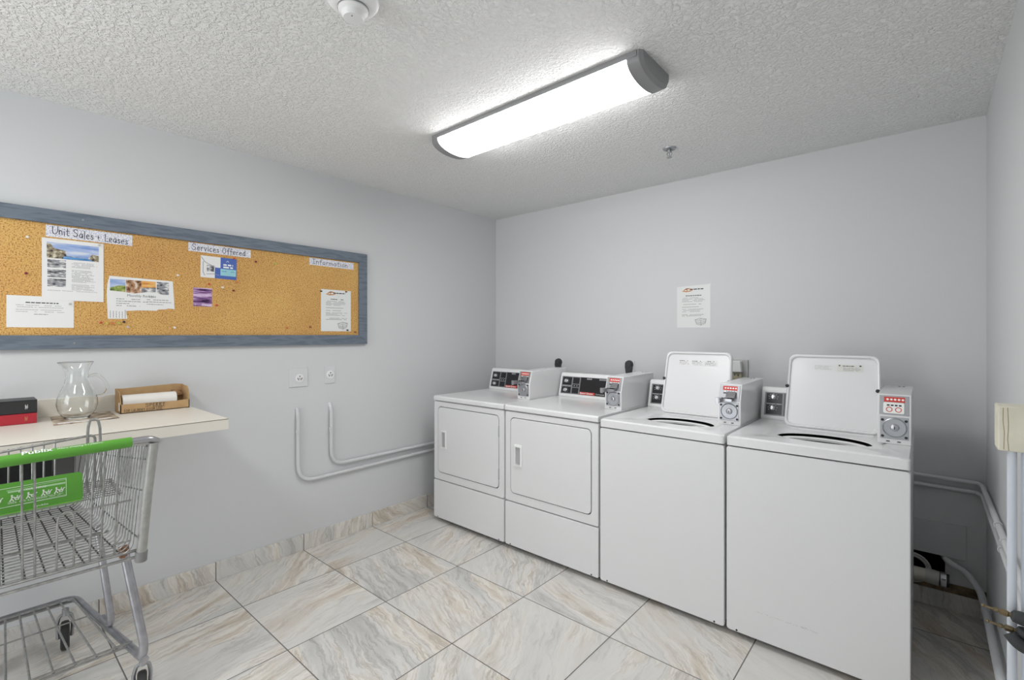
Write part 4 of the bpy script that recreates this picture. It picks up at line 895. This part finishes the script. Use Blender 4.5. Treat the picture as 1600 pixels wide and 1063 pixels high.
# ------------------------------------------------------------------ shopping cart (handle parallel to the left wall, nose under the shelf)
YC = .18
t = thing('shopping_cart', (-2.5, YC, 0), 'metal shopping cart with green handle and green seat sign', 'shopping cart')
XRr, XFr = -2.09, -2.88            # rear and front of the basket
def lerp(a, b, f): return a+(b-a)*f
def half_top(x): return lerp(.255, .205, (XRr-x)/(XRr-XFr))       # half widths of the tapering basket
def half_bot(x): return lerp(.222, .165, (XRr-x)/(XRr-XFr))
def rim(x): return lerp(.972, .875, (XRr-x)/(XRr-XFr))
FLZ = .600
m = MB(); n = 25
for i in range(n+1):
    x = lerp(XRr-.02, XFr+.0, i/n); pts = [(x, YC-half_top(x), rim(x)), (x, YC-half_bot(x), FLZ+.02), (x, YC-half_bot(x)+.02, FLZ), (x, YC+half_bot(x)-.02, FLZ), (x, YC+half_bot(x), FLZ+.02), (x, YC+half_top(x), rim(x))]
    m.tube(pts, .0025, k=5, fil=.022)
for i in range(13):               # front wires
    f = (i+.5)/13; y = lerp(-1, 1, f); m.tube([(XFr, YC+half_bot(XFr)*y, FLZ), (XFr-.02, YC+half_top(XFr)*y, rim(XFr))], .0022, k=5)
m.done('basket_wires', ZINC, t, smooth=True)
m = MB()
for dz in (0, .047, .155, .30):   # horizontal hoops round sides and front
    def P(x, s_):
        z = rim(x)-dz if dz < .3 else FLZ+.055; f = (z-FLZ)/(rim(x)-FLZ); return (x, YC+s_*(lerp(half_bot(x), half_top(x), f)+.003), z)
    m.tube([P(XRr, -1), P(XFr, -1), P(XFr, 1), P(XRr, 1)], .0042 if dz == 0 else .003, k=6, fil=.02)
m.done('basket_hoops', ZINC, t, smooth=True)
m = MB()
for i in range(9):
    y = lerp(-.19, .19, i/8); m.tube([(XRr-.03, YC+y, FLZ-.004), (XFr, YC+y*.75, FLZ-.004)], .0028, k=5)
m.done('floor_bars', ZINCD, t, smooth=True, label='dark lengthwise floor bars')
for a, b, r in ((-.03, -.002, .0055), (-.02, -.022, .0055)): MB().tube([(XRr+a, YC-.24, FLZ+b), (XRr+a, YC+.235, FLZ+b)], r, k=8).done('rear_rail', ZINC, t, smooth=True)
MB().tube([(XRr-.30, YC-.2, FLZ+.003), (XRr-.30, YC+.2, FLZ+.003)], .004, k=6).done('floor_rail', ZINC, t, smooth=True)
for s_ in (-1, 1):
    pst = [(-2.062, YC+s_*.272, .985), (-2.085, YC+s_*.258, .80), (-2.108, YC+s_*.245, .575)]
    m = MB().tube(pst, .0155, k=12); m.done('side_post', PWDR, t, smooth=True)
    MB().tube([(-2.107, YC+s_*.246, .595), (-2.110, YC+s_*.2445, .560)], .0185, k=12).done('post_foot', mat('grey_plastic', (.22, .22, .22), .5), t, smooth=True)
# handle
MB().tube([(-2.075, YC-.285, .976), (-2.058, YC-.262, .989), (-2.058, YC+.262, 1.002), (-2.075, YC+.285, .987)], .0115, k=12, fil=.015).done('handle_bar', CHROME, t, smooth=True)
h = MB().tube([(-2.058, YC-.21, .9895), (-2.058, YC+.208, .9990)], .0175, k=18).done('handle_grip', GREEN, t, smooth=True, label='green plastic grip')
hu = V((0, .9997, .0225)).normalized(); nn = V((.50, 0, .866)); nn = (nn-hu*nn.dot(hu)).normalized(); frh = (hu, nn.cross(hu).normalized(), nn); O = V((-2.058, .093, .9923))
m = MB(); m.text('Publix', O+frh[0]*.026-frh[1]*.005, frh, .021, 0, .0182, wide=1.35, bold=.0004); m.text('Where shopping is a pleasure.', O+frh[0]*.105-frh[1]*.003, frh, .0095, 0, .0182, shear=.3, wide=.98); m.done('lettering', PAINTW, t, h)
# rear gate: long wires, short hoops, cross wires
m = MB(); xt, xb = -2.078, -2.122
for y in (-.27, -.228, -.16, -.07, -.042, .126, .154, .286, .315, .352):
    yy = y if y > YC-.3 else y
    m.tube([(xt, y+ (.006 if y > YC else -.004), .985), (xb, y, FLZ+.003)], .0032, k=7)
for y in (.034, .204, -.15):
    m.tube([(xb, y, FLZ+.003), (xb+.022, y, .765), (xb+.024, y+.006, .790), (xb+.024, y+.034, .790), (xb+.022, y+.042, .765), (xb, y+.042, FLZ+.003)], .003, k=7, fil=.016)
m.tube([(xb+.020, YC-.215, .786), (xb+.020, YC+.215, .786)], .0035, k=7); m.tube([(xb+.006, YC-.215, .640), (xb+.006, YC+.215, .640)], .003, k=7)
m.done('rear_gate', ZINC, t, smooth=True)
# child seat: back frame, seat grid, front panel
m = MB(); bx = -2.225
m.tube([(bx+.01, YC-.18, .795), (bx, YC-.18, .985), (bx, YC+.135, 1.013), (bx-.04, YC+.140, .815)], .0042, k=8, fil=.018)
for i in range(9):
    y = .018+i*.0275-.0275; m.tube([(bx, y, 1.0+(y-.1)*.085), (bx-.005, y, .800)], .0026, k=6)
for y in (.294, .05-.05): m.tube([(bx-.01, y, .81), (bx+.012, y, 1.04), (bx+.013, y+.006, 1.070), (bx+.013, y+.026, 1.070), (bx+.012, y+.033, 1.04), (bx-.01, y+.040, .81)], .0045, k=8, fil=.014)
m.done('child_seat_back', ZINC, t, smooth=True)
m = MB()
for i in range(9): x = -2.15-i*.021; m.tube([(x, YC-.20, .806+.002*i), (x, YC+.20, .806+.002*i)], .0023, k=5)
for y in (-.02, .15, .30, .37): m.tube([(-2.14, y, .803), (-2.33, y, .82)], .003, k=6)
m.done('child_seat_base', ZINC, t, smooth=True)
# green sign
ss = V((.06, 0, .1)).normalized(); frs = (V((0, 1, 0)), V((-.10, 0, .995)).normalized(), V((.995, 0, .10)).normalized()); O = V((-2.160, YC, .805))
sg = MB().rrect(O, frs, -.20, .094, 0, .097, .014, 0, .003, k=5).done('seat_sign', GREEN, t, label='green plastic sign with white child pictograms')
MB().fbox(O, frs, -.20, .092, -.004, .004, 0, .008).done('sign_lip', GREENL, t, sg)
O2 = O+frs[2]*.003; m = MB().mark(0)
m.strokes(O2, frs, [[(-.18, .080), (.052, .083), (.052, .026), (-.18, .023), (-.18, .080)]], .0012, 0, .0005)
m.mark(1).strokes(O2, frs, [[(-.086, .074), (.050, .079)], [(-.086, .0245), (.050, .029)]], .0014, 0, .0004); m.fbox(O2, frs, -.084, .050, .066, .0715, 0, .0003)
m.mark(0).text('WARNING', O2+frs[0]*(-.044)+frs[1]*.0655, frs, .009, 0, .0006, wide=1.1); m.strokes(O2, frs, [[(-.060, .064), (-.055, .074), (-.050, .064), (-.060, .064)]], .0011, 0, .0006)
def figure(x, y, s_, seated):
    P_ = lambda a, b: (x+a*s_, y+b*s_)
    m.lathe(O2+frs[0]*(x)+frs[1]*(y+.9*s_), [(.14*s_, 0), (.14*s_, .0005), (0, .0005)], axis=frs[2], k=10, cap=False)
    m.strokes(O2, frs, [[P_(0, .75), P_(-.05, .35)], [P_(-.05, .35), P_(-.25, 0)], [P_(-.05, .35), P_(.18, .0)], [P_(0, .65), P_(.4, .5)]], .15*s_, 0, .0005)
    if seated: m.strokes(O2, frs, [[P_(.35, .4), P_(.9, .45), P_(.8, .15), P_(.45, .12), P_(.35, .4)], [P_(.6, .45), P_(.7, .8)], [P_(.9, .6), P_(1.1, .75)]], .12*s_, 0, .0005)
for x in (-.155, -.115, -.075, -.038, -.003, .028): figure(x, .040, .018, True)
m.greek(O2, frs, -.084, .048, .037, 2, .0035, .0012, .0004, 80, ragged=.1)
m.text('publix', O2+frs[0]*(-.020)+frs[1]*.008, frs, .009, 0, .0006, wide=1.3)
m.done('sign_print', [PAINTW, PAINTG], t, sg)
# black panel and grey strip at the nose of the basket
m = MB().mark(0).box(XFr+.006, XFr+.014, -.02, .262, .655, .835); m.mark(1).box(XFr+.006, XFr+.012, .264, .335, .650, .84); m.mark(2).tube([(XFr+.016, -.02, .652), (XFr+.016, .338, .652), (XFr+.016, .338, .838), (XFr+.016, -.02, .838)], .003, k=6)
m.done('nose_panel', [BLACK, mat('nose_grey', (.14, .14, .145), .5), ZINC], t)
# chassis
BZ = .185
tub = [(-2.135, YC+.262, BZ), (-2.135-.02, YC+.258, BZ), (-2.86, YC+.155, BZ+.008), (-2.86, YC-.155, BZ+.008), (-2.155, YC-.258, BZ), (-2.135, YC-.262, BZ)]
MB().tube(tub, .0135, k=12, fil=.045).done('chassis_tube', TUBE, t, smooth=True)
for s_ in (-1, 1):
    MB().tube([(-2.217, YC+s_*.2135, .588), (-2.148, YC+s_*.262, .235), (-2.150, YC+s_*.258, BZ+.004), (-2.20, YC+s_*.252, BZ)], .0145, k=14, fil=.025).done('leg', TUBE, t, smooth=True)
    MB().tube([(-2.50, YC+s_*.18, .60), (-2.485, YC+s_*.19, .50), (-2.445, YC+s_*.215, .24), (-2.452, YC+s_*.214, BZ+.022), (-2.53, YC+s_*.203, BZ+.026)], .0125, k=14, fil=.03).done('leg', TUBE, t, smooth=True)
    MB().cyl((-2.216, YC+s_*.214, .590), (-2.212, YC+s_*.217, .552), .0162, k=14).done('weld', RUST, t, smooth=True)
m = MB()
for x, z in ((-2.245, BZ+.028), (-2.265, BZ+.006)): m.tube([(x, YC-.245, z), (x, YC+.245, z)], .0042, k=7)
m.tube([(-2.60, YC-.19, BZ+.02), (-2.60, YC+.17, BZ+.02)], .0028, k=6); m.tube([(-2.82, YC-.16, BZ+.022), (-2.82, YC+.15, BZ+.022)], .0035, k=6)
m.tube([(-2.84, YC-.16, BZ-.0), (-2.84, YC+.15, BZ-.0)], .0035, k=6)
for i in range(8):
    y = lerp(-.20, .20, i/7); m.tube([(-2.235, YC+y, BZ+.022), (-2.83, YC+y*.72, BZ+.020)], .0038, k=6)
m.done('lower_rack', ZINC, t, smooth=True)
for (x, y, yaw_) in ((-2.80, YC+.118, .12), (-2.80, YC-.118, .1), (-2.165, YC+.262, .2), (-2.165, YC-.262, .2)):
    c = V((x-.012, y, .0605)); ax = V((math.sin(yaw_), math.cos(yaw_), 0))
    cs = MB().tube([c+ax*.022+V((0, 0, -.008)), c+ax*.026+V((0, 0, .055)), c+ax*.018+V((.008, 0, .095)), c-ax*.018+V((.008, 0, .095)), c-ax*.026+V((0, 0, .055)), c-ax*.022+V((0, 0, -.008))], .0065, k=8, fil=.012).cyl(c+V((.010, 0, .092)), c+V((.012, 0, .120)), .012, k=12).cyl(c+ax*.030, c-ax*.030, .004, k=8).done('caster_fork', STEEL, t, smooth=True)
    MB().lathe(c, [(.012, -.015), (.050, -.015), (.058, -.011), (.060, 0), (.058, .011), (.050, .015), (.012, .015)], axis=ax, k=28, cap=True).done('wheel', RUBBER, t, cs, smooth=True)

for o in bpy.data.objects:
    if '_o' in o.keys(): del o['_o']
